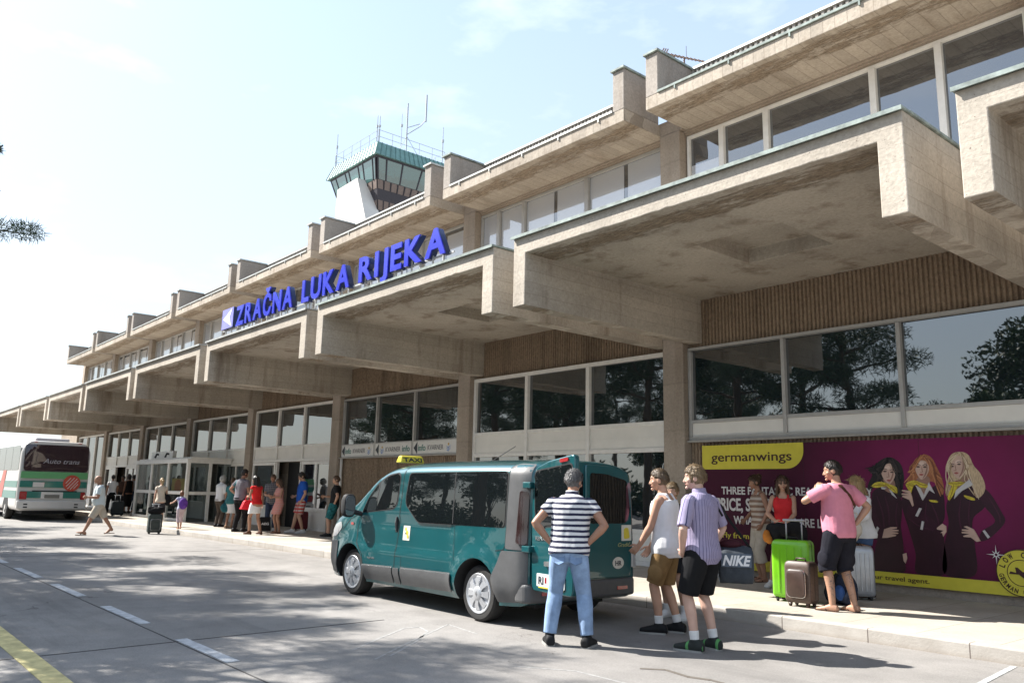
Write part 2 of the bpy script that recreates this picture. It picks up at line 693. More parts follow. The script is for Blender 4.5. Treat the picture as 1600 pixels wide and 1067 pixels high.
def canopy_bay(k):
    xa = X0 - BAY * k
    xb = xa + CW
    fw = .28
    g = G()
    hx0, hx1, hy0, hy1 = xa + 2.37, xa + 3.81, 9.7, 11.12
    # one trough-shaped slab: the fins and the deck are cast together
    ed = [(xa + fw + (CW - 2 * fw) * i / 44, ZS + random.choice((0, 0, .004, .010, .016)) * random.random()) for i in range(1, 44)]
    g.prism([(xa, ZB), (xa + fw, ZB), (xa + fw, ZS)] + ed + [(xb - fw, ZS), (xb - fw, ZB), (xb, ZB), (xb, ZT), (xa, ZT)], YC, YB + .1)
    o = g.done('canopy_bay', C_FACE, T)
    h = G().box(hx0, hx1, hy0, hy1, ZS - .3, ZT - .03).done('hole')
    bo = o.modifiers.new('b', 'BOOLEAN')
    bo.operation = 'DIFFERENCE'
    bo.object = h
    bo.solver = 'EXACT'
    me = bpy.data.meshes.new_from_object(o.evaluated_get(bpy.context.evaluated_depsgraph_get()))
    o.modifiers.clear()
    o.data = me
    bpy.data.objects.remove(h)
    b = o.modifiers.new('bevel', 'BEVEL')
    b.width = .012
    b.segments = 2
    b.limit_method = 'ANGLE'
    b.angle_limit = R(40)
    g = G()
    c = PATINA if k < 2 else FLASH
    g.box(xa - .02, xb + .02, YC - .06, YC + .14, ZT + .003, ZT + .030)
    g.box(xa - .02, xb + .02, YC - .06, YC - .048, ZT - .018, ZT + .003)
    g.box(xb - .12, xb + .025, YC + .14, YB, ZT + .003, ZT + .035)
    g.box(xa - .025, xa + .12, YC + .14, YB, ZT + .003, ZT + .035)
    g.done('flashing', c, o)


def roof_bay(k):
    xa = X0 + .052 - BAY * k
    xb = xa + 6.14
    fw = .3
    g = G()
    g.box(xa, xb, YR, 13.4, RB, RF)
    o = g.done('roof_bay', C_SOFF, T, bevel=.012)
    for a, b in ((xa, xa + fw), (xb - fw, xb)):
        g = G()
        g.prism([(YR, RF), (YR, RT), (12.42, RT), (12.42, RF)], a, b, 'x')
        g.done('upstand', C_UP, o, bevel=.015)
        g = G()
        g.box(a - .03, b + .03, YR - .045, 12.44, RT + .002, RT + .045)
        g.done('coping', PATINA if k < 2 else FLASH, o)
    g = G()
    g.box(xa + fw, xb - fw, YR - .03, YR + .12, RF + .002, RF + .045)
    for i in range(5):
        x = xa + .7 + i * (6.14 - 1.4) / 4
        g.box(x, x + .03, YR - .028, YR - .004, RF - .07, RF + .002)
    g.done('flashing', FLASH if k else PATINA, o)
    g = G()
    ribs(g, xa + fw - .02, xb - fw + .02, RF, RT - .02, 12.45, .11, .045)
    g.done('parapet', RIBG, o)
    g = G()
    g.box(xa + fw - .02, xb - fw + .02, 12.38, 12.75, RT - .018, RT + .03)
    g.done('coping', FLASH, o)


RIBG = mat('grey_ribbed_parapet', (.26, .245, .225), .9, var=.3, scale=14, bump=.5)


def window(name, y, xs, za, zb, m, fw=.06, dep=.09, rails=(), gm=None, panel=None, bottom=True, mull=None):
    """one framed strip of lights: xs = mullion centres, rails = heights of cross rails, panel = (z0,z1) opaque band"""
    g = G()
    mw = mull or fw
    g.box(xs[0], xs[-1], y - dep, y, zb - fw, zb)
    if bottom:
        g.box(xs[0], xs[-1], y - dep, y, za, za + fw)
    lo = za + fw if bottom else za
    for i, x in enumerate(xs):
        a = x if i == 0 else (x - fw if i == len(xs) - 1 else x - mw / 2)
        b = x + fw if i == 0 else (x if i == len(xs) - 1 else x + mw / 2)
        g.box(a, b, y - dep - (.012 if 0 < i < len(xs) - 1 else 0), y, lo, zb - fw)
    for z in rails:
        for a, b in zip(xs, xs[1:]):
            g.box(a + fw * .5, b - fw * .5, y - dep + .008, y, z - fw * .5, z + fw * .5)
    f = g.done(name, m, T, bevel=.006)
    g = G()
    g.face([(xs[0] + .01, y - .03, za + .01), (xs[-1] - .01, y - .03, za + .01), (xs[-1] - .01, y - .03, zb - .01), (xs[0] + .01, y - .03, zb - .01)])
    g.done('pane', gm or GLASS, f)
    if panel:
        g = G()
        for a, b in zip(xs, xs[1:]):
            g.box(a + fw * .4, b - fw * .4, y - .062, y - .035, panel[0], panel[1])
            if panel[1] - panel[0] > .45:
                zm = (panel[0] + panel[1]) / 2
                g.box(a + fw * .4, b - fw * .4, y - .07, y - .062, zm - .012, zm + .012)
        g.done('spandrel_panel', PANEL, f)
    return f


def column(k):
    xa = X0 - BAY * k - .512
    g = G()
    g.box(xa - .03, xa + .56, 12.46, 13.4, 8.783, RF + .02)
    g.done('gap_beam', C_COL, T)
    g = G()
    g.box(xa, xa + .5, 12.45, 13.0, WALK_Z - .02, 8.78)
    g.done('column', C_COL, T, bevel=.02)


UPX = {0: (-9.55, -8.73, -7.75, -5.73, -4.67, -3.42), 1: (-16.27, -15.55, -14.57, -12.39, -10.12)}
for k in range(-1, 8):
    canopy_bay(k)
    roof_bay(k)
    column(k)
    L = X0 - BAY * k
    Rr = L + 6.18
    # upper storey
    xs = UPX.get(k, (L, L + .9, L + 2.3, L + 3.9, Rr))
    uf = window('upper_window', 12.75, xs, 5.5, RB - .115, FRAME_G if k > 0 else FRAME, .055, .1, gm=GLASS_UP, mull=.11)
    if k >= 1:
        g = G()
        for a, b in zip(xs, xs[1:]):
            if k == 3 and a == xs[2]:
                continue
            n = 2 if b - a > 1.4 else 1
            for q in range(n):
                u, v = a + (b - a) * q / n, a + (b - a) * (q + 1) / n
                g.box(u + .07, v - .045, 12.714, 12.718, 5.6, RB - .18 - .1 * ((k + q) % 3 == 0))
        g.done('blind', BLIND, uf)
    elif k == 0:
        g = G()
        g.box(xs[0] + .07, xs[1] - .06, 12.714, 12.718, 5.6, RB - .75)
        g.done('blind', BLIND, uf)
    g = G()
    for i in range(3):
        g.box(L, Rr, 12.66 - i * .04, 12.8, RB - .115 + i * .038 + .001, RB - .115 + (i + 1) * .038)
    g.done('window_head', C_COL, T)
    # ribbed band above the lower windows
    if k < 5:
        g = G()
        ribs(g, L, Rr, 4.29, ZS)
        g.done('ribbed_panel', RIB, T)
    gx_ = [L, L + 2.02, L + 4.02, Rr]
    if k <= 0:
        window('window', WALL_Y, gx_, 2.53, 4.3, FRAME_G, .065, .1, rails=(2.88,), panel=(2.58, 2.86))
        g = G()
        ribs(g, L, Rr, .30, 2.52)
        g.done('ribbed_panel', RIB, T)
        g = G()
        g.box(L - .02, Rr + .02, WALL_Y - .15, WALL_Y + .1, 2.49, 2.527)
        g.done('sill', SILL, T)
        g = G()
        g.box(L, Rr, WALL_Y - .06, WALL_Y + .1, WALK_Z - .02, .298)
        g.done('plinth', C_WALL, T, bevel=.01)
    elif k == 1:
        f = window('window', WALL_Y, gx_, WALK_Z, 4.3, FRAME, .085, .1, rails=(2.9, 2.38, .79), panel=(2.4, 2.86), mull=.1)
        g = G()
        for a, b in zip(gx_, gx_[1:]):
            g.box(a + .05, b - .05, WALL_Y - .075, WALL_Y - .033, WALK_Z + .09, .77)
        g.done('base_panel', PANEL, f)
    elif k == 2:
        window('window', WALL_Y, gx_, 2.45, 4.27, FRAME_G, .065, .1, rails=(2.82,))
        g = G()
        ribs(g, L, Rr, WALK_Z, 2.41, step=.085)
        g.done('ribbed_panel', RIB, T)
        g = G()
        g.box(L - .25, Rr + .02, WALL_Y - .17, WALL_Y + .1, 2.412, 2.447)
        g.done('sill', SILL, T)
        g = G()
        g.tube([(L + .12, WALL_Y - .13, WALK_Z), (L + .12, WALL_Y - .13, 2.41)], .04, 12)
        g.done('downpipe', FRAME, T, smooth=1)
    elif k in (3, 4, 6):
        f = window('window', WALL_Y, gx_, 2.38, 4.3, FRAME, .085, .1, rails=(2.9,), panel=(2.44, 2.86), mull=.1)
        for i, (a, b) in enumerate(zip(gx_, gx_[1:])):
            a += .03
            b -= .03
            if i == 1:
                g = G()
                g.box(a, a + .07, WALL_Y - .1, WALL_Y, WALK_Z, 2.37)
                g.box(b - .07, b, WALL_Y - .1, WALL_Y, WALK_Z, 2.37)
                f = g.done('doorway', FRAME, T, bevel=.006)
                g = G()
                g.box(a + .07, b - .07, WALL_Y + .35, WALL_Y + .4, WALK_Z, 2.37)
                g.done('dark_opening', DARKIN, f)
                continue
            g = G()
            for u, v, za, zb in ((a, a + .1, WALK_Z, 2.37), (b - .1, b, WALK_Z, 2.37), (a + .1, b - .1, 2.27, 2.37), (a + .1, b - .1, WALK_Z, .24), (a + .1, b - .1, .74, .86)):
                g.box(u, v, WALL_Y - .1, WALL_Y - .02, za, zb)
            if i == 2:
                g.box((a + b) / 2 - .03, (a + b) / 2 + .03, WALL_Y - .09, WALL_Y - .03, .86, 2.27)
            f = g.done('door', FRAME, T, bevel=.006)
            g = G()
            g.face([(a + .09, WALL_Y - .05, .85), (b - .09, WALL_Y - .05, .85), (b - .09, WALL_Y - .05, 2.28), (a + .09, WALL_Y - .05, 2.28)])
            g.done('pane', GLASS, f)
            g = G()
            g.box(a + .09, b - .09, WALL_Y - .075, WALL_Y - .04, .23, .75)
            g.done('base_panel', PANEL, f)
    else:
        window('window', WALL_Y, gx_, WALK_Z, 4.3, FRAME, .085, .1, rails=(2.55,) if k == 5 else (), panel=None, mull=.1)
    if k >= 5:
        g = G()
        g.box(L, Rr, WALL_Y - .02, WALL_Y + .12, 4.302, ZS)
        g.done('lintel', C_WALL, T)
# body of the building behind the glass, and the blank end wall
g = G()
g.box(X0 - BAY * 7 - .4, 4, 13.06, 22, WALK_Z - .05, RB - .004)
g.done('rear_block', C_WALL, T)
g = G()
g.box(-61, X0 - BAY * 7 - .52, 12.5, 12.9, WALK_Z, ZS)
g.done('end_wall', C_WALL, T)
g = G()
g.box(X0 - BAY * 7 + 1.1, X0 - BAY * 7 + 1.7, 12.9, 13.5, RT, RT + .7)
g.done('vent', FLASH, T)

# glazed draught lobby in front of the doors
V = empty('entrance_lobby', 'white framed glass entrance box projecting from the terminal under the canopy', 'porch', (-34.9, 11.7, WALK_Z))
vx = (-37.9, -35.95, -33.85, -31.7)
g = G()
yF, zt_ = 10.87, 2.5
for x in vx:
    g.box(x - .07, x + .07, yF, yF + .12, WALK_Z, zt_ - .16)
g.box(vx[0] - .1, vx[-1] + .1, yF - .02, yF + .14, zt_ - .16, zt_)
for a, b in zip(vx, vx[1:]):
    g.box(a + .07, b - .07, yF + .02, yF + .1, 1.15, 1.27)
    g.box(a + .07, b - .07, yF + .02, yF + .1, WALK_Z, WALK_Z + .1)
for x in (vx[0] - .06, vx[-1] - .06):
    g.box(x, x + .12, yF + .14, WALL_Y - .12, zt_ - .16, zt_ - .002)
    g.box(x, x + .12, yF + .14, WALL_Y - .12, 1.15, 1.27)
    g.box(x, x + .12, 11.7, 11.82, WALK_Z, 1.15)
    g.box(x, x + .12, 11.7, 11.82, 1.27, zt_ - .16)
g.done('frame', FRAME, V, bevel=.008)
g = G()
for a, b in zip(vx, vx[1:]):
    g.face([(a, yF + .06, WALK_Z), (b, yF + .06, WALK_Z), (b, yF + .06, zt_ - .1), (a, yF + .06, zt_ - .1)])
for x in (vx[0], vx[-1]):
    g.face([(x, yF + .14, WALK_Z), (x, WALL_Y - .12, WALK_Z), (x, WALL_Y - .12, zt_ - .1), (x, yF + .14, zt_ - .1)])
t = NT('lobby_glass')
tr = t.n('BsdfTransparent')
tr.inputs[0].default_value = (.75, .82, .82, 1)
mx = t.n('MixShader')
mx.inputs[0].default_value = .5
t.set(Base_Color=(.02, .03, .03, 1), Roughness=.02, IOR=2.2)
t.l(tr.outputs[0], mx.inputs[1])
t.l(t.p.outputs[0], mx.inputs[2])
t.l(mx.outputs[0], t.out.inputs[0])
LGLASS = t.m
g.done('pane', LGLASS, V)
g = G()
g.box(vx[0] - .1, vx[-1] + .1, yF + .1, WALL_Y - .1, zt_ + .002, zt_ + .06)
g.done('roof', PANEL, V)
g = G()
g.box(-36.9, -34.2, yF + .25, yF + .4, zt_ + .062, zt_ + .36)
g.done('header_box', FRAME, V, bevel=.01)
g = G()
for x in (-36.2, -34.9):
    g.prism([(x - .3, zt_ + .12), (x - .05, zt_ + .3), (x + .25, zt_ + .28), (x + .3, zt_ + .2), (x + .02, zt_ + .22), (x - .1, zt_ + .1)], yF + .235, yF + .248)
g.done('emblem', DARKIN, V)
POST = [mat('poster_yellow', (.6, .42, .04), .5), mat('poster_orange', (.6, .16, .03), .5), mat('poster_blue', (.05, .12, .3), .5)]
p = empty('window_poster', 'yellow and orange poster behind the lobby glass', 'poster', (-32.8, yF + .2, 1.4))
g = G()
g.box(-33.6, -32.1, yF + .13, yF + .15, 1.25, 1.75)
g.done('sheet', POST[0], p)
g = G()
g.ell((-32.9, yF + .128, 1.45), .38, .012, .28)
g.done('picture', POST[1], p)

# ------------------------------------------------------------------ control tower behind
TX, TY = -43.4, 25.0
CT = empty('control_tower', 'teal roofed airport control tower with inward sloping dark windows and rooftop aerials', 'tower', (-46.5, 28, 0))
TEAL = mat('teal_roof_cladding', (.16, .30, .285), .6, var=.2, scale=3)
SEAM = mat('teal_seam', (.10, .20, .19), .6)
DKM = mat('tower_dark_metal', (.045, .04, .048), .5, var=.15)
GRG = glass('tower_glass', (.025, .10, .09), 2.6)
TAN = mat('tower_tan_panel', (.20, .15, .125), .5, var=.15)
TWH = mat('tower_white_wall', (.66, .63, .58), .7, var=.06, scale=1)


def sq(x0, x1, y0, y1, z):
    return [(x0, y0, z), (x1, y0, z), (x1, y1, z), (x0, y1, z)]


W_ = 6.4
D_ = 5.9
g = G()
g.rings([sq(TX - W_ + .25, TX - .25, TY + .25, TY + D_ - .25, 23.75), sq(TX - W_ - .1, TX + .1, TY - .1, TY + D_ + .1, 22.75)])
g.done('roof', TEAL, CT)
g = G()
n = 16
for i in range(n + 1):
    f = i / n
    xt, xb = TX - W_ + .25 + (W_ - .5) * f, TX - W_ - .1 + (W_ + .2) * f
    g.tube([(xt, TY + .24, 23.76), (xb, TY - .115, 22.75)], .03, 6)
    yt, yb = TY + .25 + (D_ - .5) * f, TY - .1 + (D_ + .2) * f
    g.tube([(TX - .24, yt, 23.76), (TX + .115, yb, 22.75)], .03, 6)
g.done('roof_seam', SEAM, CT)


def cab(t, e=0.):
    """cab outline shrinking downwards: t = 0 top .. 1 bottom"""
    s_ = .12 + 1.55 * t - e
    return TX - W_ + s_, TX - s_ * .62, TY + s_ * .62, TY + D_ - s_


def cabz(z):
    return (22.75 - z) / 4.2


g = G()
for za, zb in ((22.75, 22.6), (21.35, 21.25), (20.75, 20.0), (19.4, 19.2), (18.6, 15.)):
    g.rings([sq(*cab(min(cabz(za), 1)), za), sq(*cab(min(cabz(zb), 1)), zb)])
g.rings([sq(*cab(0, -.08), 22.75), sq(*cab(1, -.08), 18.55)])
g.done('cabin', DKM, CT)


def strip(za, zb, face, us, m, name, e=.02, mm=DKM, mw=.05):
    g = G()
    gm = G()
    A, B = cab(cabz(za), e), cab(cabz(zb), e)

    def P(u, t):
        q = [a + (b - a) * t for a, b in zip(A, B)]
        z = za + (zb - za) * t
        return (q[0] + (q[1] - q[0]) * u, q[2], z) if face == 'y' else (q[1], q[2] + (q[3] - q[2]) * u, z)
    for a, b in zip(us, us[1:]):
        g.face([P(a + .012, 0), P(b - .012, 0), P(b - .012, 1), P(a + .012, 1)])
    o = g.done(name, m, CT)
    for u in us:
        gm = G()
        gm.tube([P(u, 0), P(u, 1)], mw, 6)
        gm.done('mullion', mm, o)


for fc in 'yx':
    us = (.02, .13, .34, .42, .62, .72, .92, .98) if fc == 'y' else (.02, .14, .36, .63, .88, .98)
    strip(22.6, 21.3, fc, us, GRG, 'window')
    u2 = [i / 9 for i in range(10)]
    strip(21.27, 20.72, fc, u2, TAN, 'panel', mw=.03)
    strip(20.02, 19.4, fc, u2, TAN, 'panel', mw=.03)
    strip(19.22, 18.55, fc, (.02, .3, .6, .98), GRG, 'window')
g = G()
g.prism([(-47.85, 21.45), (-45.2, 21.55), (-43.75, 18.2), (-43.75, 12), (-48.3, 12), (-47.95, 19.3)], TY - .25, TY + .9)
g.done('buttress', TWH, CT)
g = G()
g.box(TX - 5.2, TX - 1.2, TY + 1.0, TY + 4.6, 0, 18.5)
g.done('shaft', TWH, CT)
GALV = mat('galvanised_steel', (.42, .43, .44), .5, .4)
g = G()
cs = [(TX - W_ + .3, TY + .3), (TX - .3, TY + .3), (TX - .3, TY + D_ - .3), (TX - W_ + .3, TY + D_ - .3)]
for (a, b) in zip(cs, cs[1:] + cs[:1]):
    for z in (24.15, 24.6):
        g.tube([(*a, z), (*b, z)], .017, 6)
    for i in range(5):
        f = i / 5
        q = (a[0] + (b[0] - a[0]) * f, a[1] + (b[1] - a[1]) * f)
        g.tube([(*q, 23.7), (*q, 24.6)], .018, 6)
g.done('railing', GALV, CT)


def whip(x, y, z0, z1, r=.035):
    g = G()
    g.tube([(x, y, z0), (x, y, z0 + (z1 - z0) * .6)], r, 6)
    g.tube([(x, y, z0 + (z1 - z0) * .6), (x, y, z1)], r * .7, 6)
    g.tube([(x - .12, y, z0 + (z1 - z0) * .62), (x + .12, y, z0 + (z1 - z0) * .62)], .03, 6)
    g.tube([(x, y, z0 + (z1 - z0) * .58), (x, y, z0 + (z1 - z0) * .66)], .07, 6)
    g.done('aerial', GALV, CT)


whip(TX - W_ + .35, TY + .35, 23.7, 26.2)
whip(TX - .9, TY + .7, 24., 25.9)
whip(TX - .6, TY + .35, 23.7, 25.7)
whip(TX - .3, TY + D_ - .5, 23.7, 26.4)
whip(TX - .1, TY + 1.9, 23.9, 26.2, .02)
g = G()
mx_, my_ = TX - 1.2, TY + 3.0
g.tube([(mx_, my_, 23.7), (mx_, my_, 27.7)], .05, 6)
g.tube([(mx_, my_, 25.4), (mx_ + .2, my_ + .9, 26.2), (mx_ + .25, my_ + 1.35, 26.8)], .035, 6)
g.tube([(mx_, my_, 25.9), (mx_ + .2, my_ + .9, 26.4)], .03, 6)
g.tube([(mx_ + .25, my_ + 1.35, 26.7), (mx_ + .25, my_ + 1.35, 28.7)], .06, 6)
for dx, dy in ((.7, .5), (-.7, .4), (.3, -.8)):
    g.tube([(mx_ + dx, my_ + dy, 23.8), (mx_, my_, 25.3)], .02, 5)
g.done('mast', GALV, CT)

# yagi aerial on the terminal roof
YA = empty('roof_aerial', 'thin rusty yagi aerial on the terminal roof against the sky', 'aerial', (-11.2, 14, RT))
g = G()
a, b = gy(1032, 83, 14.), gy(1101, 97, 14.)
g.tube([a, b], .018, 6)
for i in range(13):
    p = a.lerp(b, i / 12)
    h = .16 - .006 * i
    g.tube([p + Vector((0, -h, 0)), p + Vector((0, h, 0))], .010, 5)
for i in range(3):
    p = a.lerp(b, .02 + .05 * i)
    g.tube([p + Vector((0, -.1, -.16)), p + Vector((0, .1, .16))], .016, 5)
p = a.lerp(b, .55)
g.tube([(p.x, 14, RT - .2), (p.x, 14, p.z)], .02, 6)
q = a.lerp(b, .6)
g.tube([q, q + Vector((0, 0, .3))], .006, 5)
g.done('boom', mat('rusty_aerial', (.16, .11, .09), .7, .3), YA)

# ------------------------------------------------------------------ lettering over the canopy
BLUE = mat('blue_letter_face', (.012, .022, .46), .35, var=.08, coat=.4)
NAVY = mat('letter_return', (.015, .03, .10), .5)
LILAC = mat('logo_face', (.24, .24, .62), .35)
LX = empty('airport_sign', 'blue raised letters reading ZRAČNA LUKA RIJEKA standing on the canopy edge', 'sign', (-17, 8.35, ZT))
yS, zS = 8.33, 5.8


def big_word(word, xa, xb, h):
    # every letter is a solid box letter with a dark return and a blue face
    mes = []
    for c in word:
        me, wd = text_mesh(c, .045, .05)
        mes.append((c, me, wd))
    tot = sum(q[2] for q in mes) + .16 * (len(mes) - 1)
    s = (xb - xa) / tot
    x = xa
    for c, me, wd in mes:
        f = me.copy()
        for v in me.vertices:
            co = v.co
            v.co = (x + co.x * s, yS - (co.z * 1.1 - .055) + .005, zS + co.y * h)
        for v in f.vertices:
            co = v.co
            v.co = (x + co.x * s, yS - .006 - (co.z + .05) * .3, zS + co.y * h)
        o = link('letter', me, NAVY, LX)
        me.materials.clear()
        me.materials.append(NAVY)
        f.materials.clear()
        link('face', f, BLUE, o)
        for u in (.25, .75):
            g = G()
            g.box(x + wd * s * u - .012, x + wd * s * u + .012, yS + .04, yS + .07, ZT, zS + .1)
            g.done('bracket', GALV, o)
        x += (wd + .16) * s


big_word('ZRAČNA', -21.45, -18.0, .53)
big_word('LUKA', -17.5, -15.25, .53)
big_word('RIJEKA', -14.85, -11.72, .53)
g = G()
g.box(-22.5, -21.72, yS, yS + .2, zS + .02, zS + .58)
o = g.done('logo_box', NAVY, LX)
g = G()
g.box(-22.5, -21.72, yS - .012, yS - .001, zS + .02, zS + .58)
g.done('face', LILAC, o)
g = G()
g.prism([(-22.4, zS + .3), (-21.78, zS + .56), (-21.95, zS + .3), (-21.78, zS + .04)], yS - .02, yS - .013)
g.done('arrow', mat('logo_white', (.75, .75, .8), .4), o)
g = G()
for x in (-22.3, -21.9):
    g.box(x - .012, x + .012, yS + .04, yS + .07, ZT, zS + .05)
g.box(-22.6, -11.6, yS + .072, yS + .1, zS - .02, zS + .015)
g.done('rail', GALV, LX)

# ------------------------------------------------------------------ info strip
IS = empty('info_sign', 'white strip of three info KVARNER panels with black arrows above the ribbed wall', 'sign', (-20, WALL_Y - .1, 2.45))
SWHITE = mat('sign_white', (.60, .59, .56), .4, var=.04)
SGREEN = mat('sign_green', (.03, .16, .13), .5)
SBLACK = mat('sign_black', (.02, .025, .035), .5)
SGREY = mat('sign_grey', (.12, .12, .13), .5)
SGOLD = mat('sign_gold', (.45, .30, .08), .5)
SBLUE = mat('sign_blue', (.10, .20, .45), .5)
L2 = X0 - 2 * BAY
for i, (a, b) in enumerate(((L2 + .07, L2 + 1.96), (L2 + 2.07, L2 + 3.96), (L2 + 4.07, L2 + 6.1))):
    y = WALL_Y - .12
    g = G()
    g.box(a, b, y, y + .06, 2.46, 2.82)
    o = g.done('panel', SWHITE, IS, bevel=.004)
    g = G()
    g.prism([(a + .03, 2.64), (a + .2, 2.8), (a + .2, 2.48)], y - .006, y - .001)
    g.done('arrow', SBLACK, o)
    wd = b - a
    if i != 1:
        text('lettering', 'info', (a + .24, y - .003, 2.56), (1, 0, 0), .36, .17, SGREEN, o, .02)
        text('lettering', 'KVARNER', (a + .7, y - .003, 2.57), (1, 0, 0), .72, .14, SGREY, o, 0)
        lx = a + 1.52
    else:
        text('lettering', 'KVARNER', (a + .58, y - .003, 2.57), (1, 0, 0), .78, .14, SGREY, o, 0)
        text('lettering', 'info', (a + 1.45, y - .003, 2.56), (1, 0, 0), .38, .17, SGREEN, o, .02)
        lx = a + .26
    g = G()
    for q in range(3):
        g.prism([(lx + .02, 2.66 - .045 * q), (lx + .12, 2.63 - .045 * q), (lx + .24, 2.69 - .045 * q), (lx + .12, 2.60 - .045 * q)], y - .004, y - .001)
    g.done('wave', SBLUE, o)
    g = G()
    g.cyl((lx + .13, y - .003, 2.70), .035, -.002, .002, 'y', 14)
    g.done('sun', SGOLD, o)

# ------------------------------------------------------------------ advertising billboard
BB = empty('airline_billboard', 'big magenta airline billboard with three uniformed women and yellow corner panel', 'billboard', (-6.4, 12.58, .25))
PY = 12.56
t = NT('billboard_print')
x, y, z = t.xyz()
d = t.math('SQRT', t.math('ADD', t.math('POWER', t.math('ADD', x, 5.1), 2.), t.math('MULTIPLY', t.math('POWER', t.math('SUBTRACT', z, 1.75), 2.), 1.6)))
col = t.mix(t.rng(d, .1, 2.3, 1, 0), (.052, .006, .022), (.20, .016, .085))
col = t.mix(1., col, t.grey(t.rng(t.noise(2, 5, .6), .3, .7, .88, 1.1)), 'MULTIPLY')
t.set(Base_Color=col, Roughness=.55)
t.p.inputs['Specular IOR Level'].default_value = .2
BB_BG = t.m
BY = mat('billboard_yellow', (.60, .52, .05), .4, var=.05)
BD = mat('billboard_dark_text', (.045, .012, .012), .5)
BW = mat('billboard_white_text', (.62, .60, .58), .5)
g = G()
XR = -3.46
g.box(-9.26, XR, PY, PY + .05, .27, 2.42)
bd = g.done('board', BB_BG, BB)
g = G()
for x in (-7.24, -5.35):
    g.box(x, x + .006, PY - .0015, PY, .45, 2.42)
g.done('board_joint', mat('billboard_joint', (.03, .005, .015), .5), bd)
g = G()
g.box(-9.262, XR, PY - .006, PY - .001, .268, .44)
g.done('bottom_strip', BY, bd)
g = G()
arc = [(-7.54 + .32 * math.sin(a), 2.3 - .31 * math.cos(a) + 0) for a in [PI / 2 * i / 10 for i in range(11)]]
g.prism([(-9.262, 1.99)] + arc + [(-7.22, 2.422), (-9.262, 2.422)], PY - .006, PY - .001)
g.done('corner_panel', BY, bd)
text('lettering', 'germanwings', (-9.06, PY - .008, 2.13), (1, 0, 0), 1.62, .165, BD, bd, .012)
q = (0, -.004)
text('lettering', 'THREE FANTASTIC REASONS TO FLY', (-8.86, PY - .003, 1.55), (1, 0, 0), 2.78, .135, BW, bd, .03)
text('lettering', 'PRICE, SERVICE &', (-8.98, PY - .003, 1.27), (1, 0, 0), 1.55, .215, BW, bd, .04)
text('lettering', 'FOR', (-6.9, PY - .003, 1.27), (1, 0, 0), .55, .215, BW, bd, .04)
text('lettering', 'WHATEVER YOU ARE LOOKING', (-8.62, PY - .003, 1.04), (1, 0, 0), 2.3, .14, BW, bd, .03)
text('lettering', 'Fly from Rijeka', (-8.86, PY - .003, .79), (1, 0, 0), 1.0, .1, BY, bd, .01)
text('lettering', 'in summer', (-6.95, PY - .003, .79), (1, 0, 0), .6, .1, BY, bd, .01)
text('lettering', 'or ask your travel agent.', (-6.62, PY - .008, .325), (1, 0, 0), 1.3, .068, BD, bd, .01)
# printed figures, cut flat on the board
B_ = {'jacket': mat('print_jacket', (.042, .006, .016), .4, var=.25, scale=5), 'skin': mat('print_skin', (.50, .34, .27), .4, var=.1), 'shirt': mat('print_shirt', (.5, .48, .47), .4),
      'scarf': mat('print_scarf', (.52, .42, .04), .4, var=.4, scale=30), 'dark': mat('print_hair_dark', (.012, .008, .008), .4, var=.3, scale=20),
      'red': mat('print_hair_red', (.30, .11, .045), .4, var=.4, scale=16, stretch=(4, 1, 1)), 'blond': mat('print_hair_blond', (.46, .34, .21), .4, var=.35, scale=16, stretch=(4, 1, 1)),
      'lip': mat('print_lip', (.30, .07, .06), .4), 'eye': mat('print_eye', (.05, .035, .03), .4), 'shade': mat('print_shade', (.27, .15, .11), .4)}


def pp(x, y):
    v = gy(x, y, PY)
    return (v.x, v.z)


def curve(pts, n=5):
    """closed smooth outline through pixel points"""
    P = [Vector(pp(*p)).to_3d() for p in pts]
    out = []
    for i in range(len(P)):
        a, b, c, d_ = P[i - 1], P[i], P[(i + 1) % len(P)], P[(i + 2) % len(P)]
        for k in range(n):
            s = k / n
            q = .5 * (2 * b + (c - a) * s + (2 * a - 5 * b + 4 * c - d_) * s * s + (3 * b - 3 * c + d_ - a) * s ** 3)
            out.append((q.x, q.y))
    return out


_ly = [0]


def print_(par, name, m, pts, smooth=True):
    _ly[0] += 1
    y1 = PY - .0012 - .00035 * _ly[0]
    g = G()
    g.prism(curve(pts) if smooth else [pp(*p) for p in pts], y1, PY - .0005)
    return g.done(name, B_[m], par)


def Zp(x, y):
    return (1340 + x / 4.85, 690 + y / 4.85)


def zprint(par, name, m, pts, smooth=True):
    return print_(par, name, m, [Zp(*p) for p in pts], smooth)


def strand(par, name, m, pts, wd):
    """a tapering painted stroke"""
    P = [Vector(p) for p in pts]
    A, B = [], []
    for i, p in enumerate(P):
        d = (P[min(i + 1, len(P) - 1)] - P[max(i - 1, 0)]).normalized()
        n = Vector((-d.y, d.x)) * wd * (.25 + .75 * math.sin(PI * (i + .4) / len(P)))
        A.append(tuple(p + n))
        B.append(tuple(p - n))
    return zprint(par, name, m, A + B[::-1])


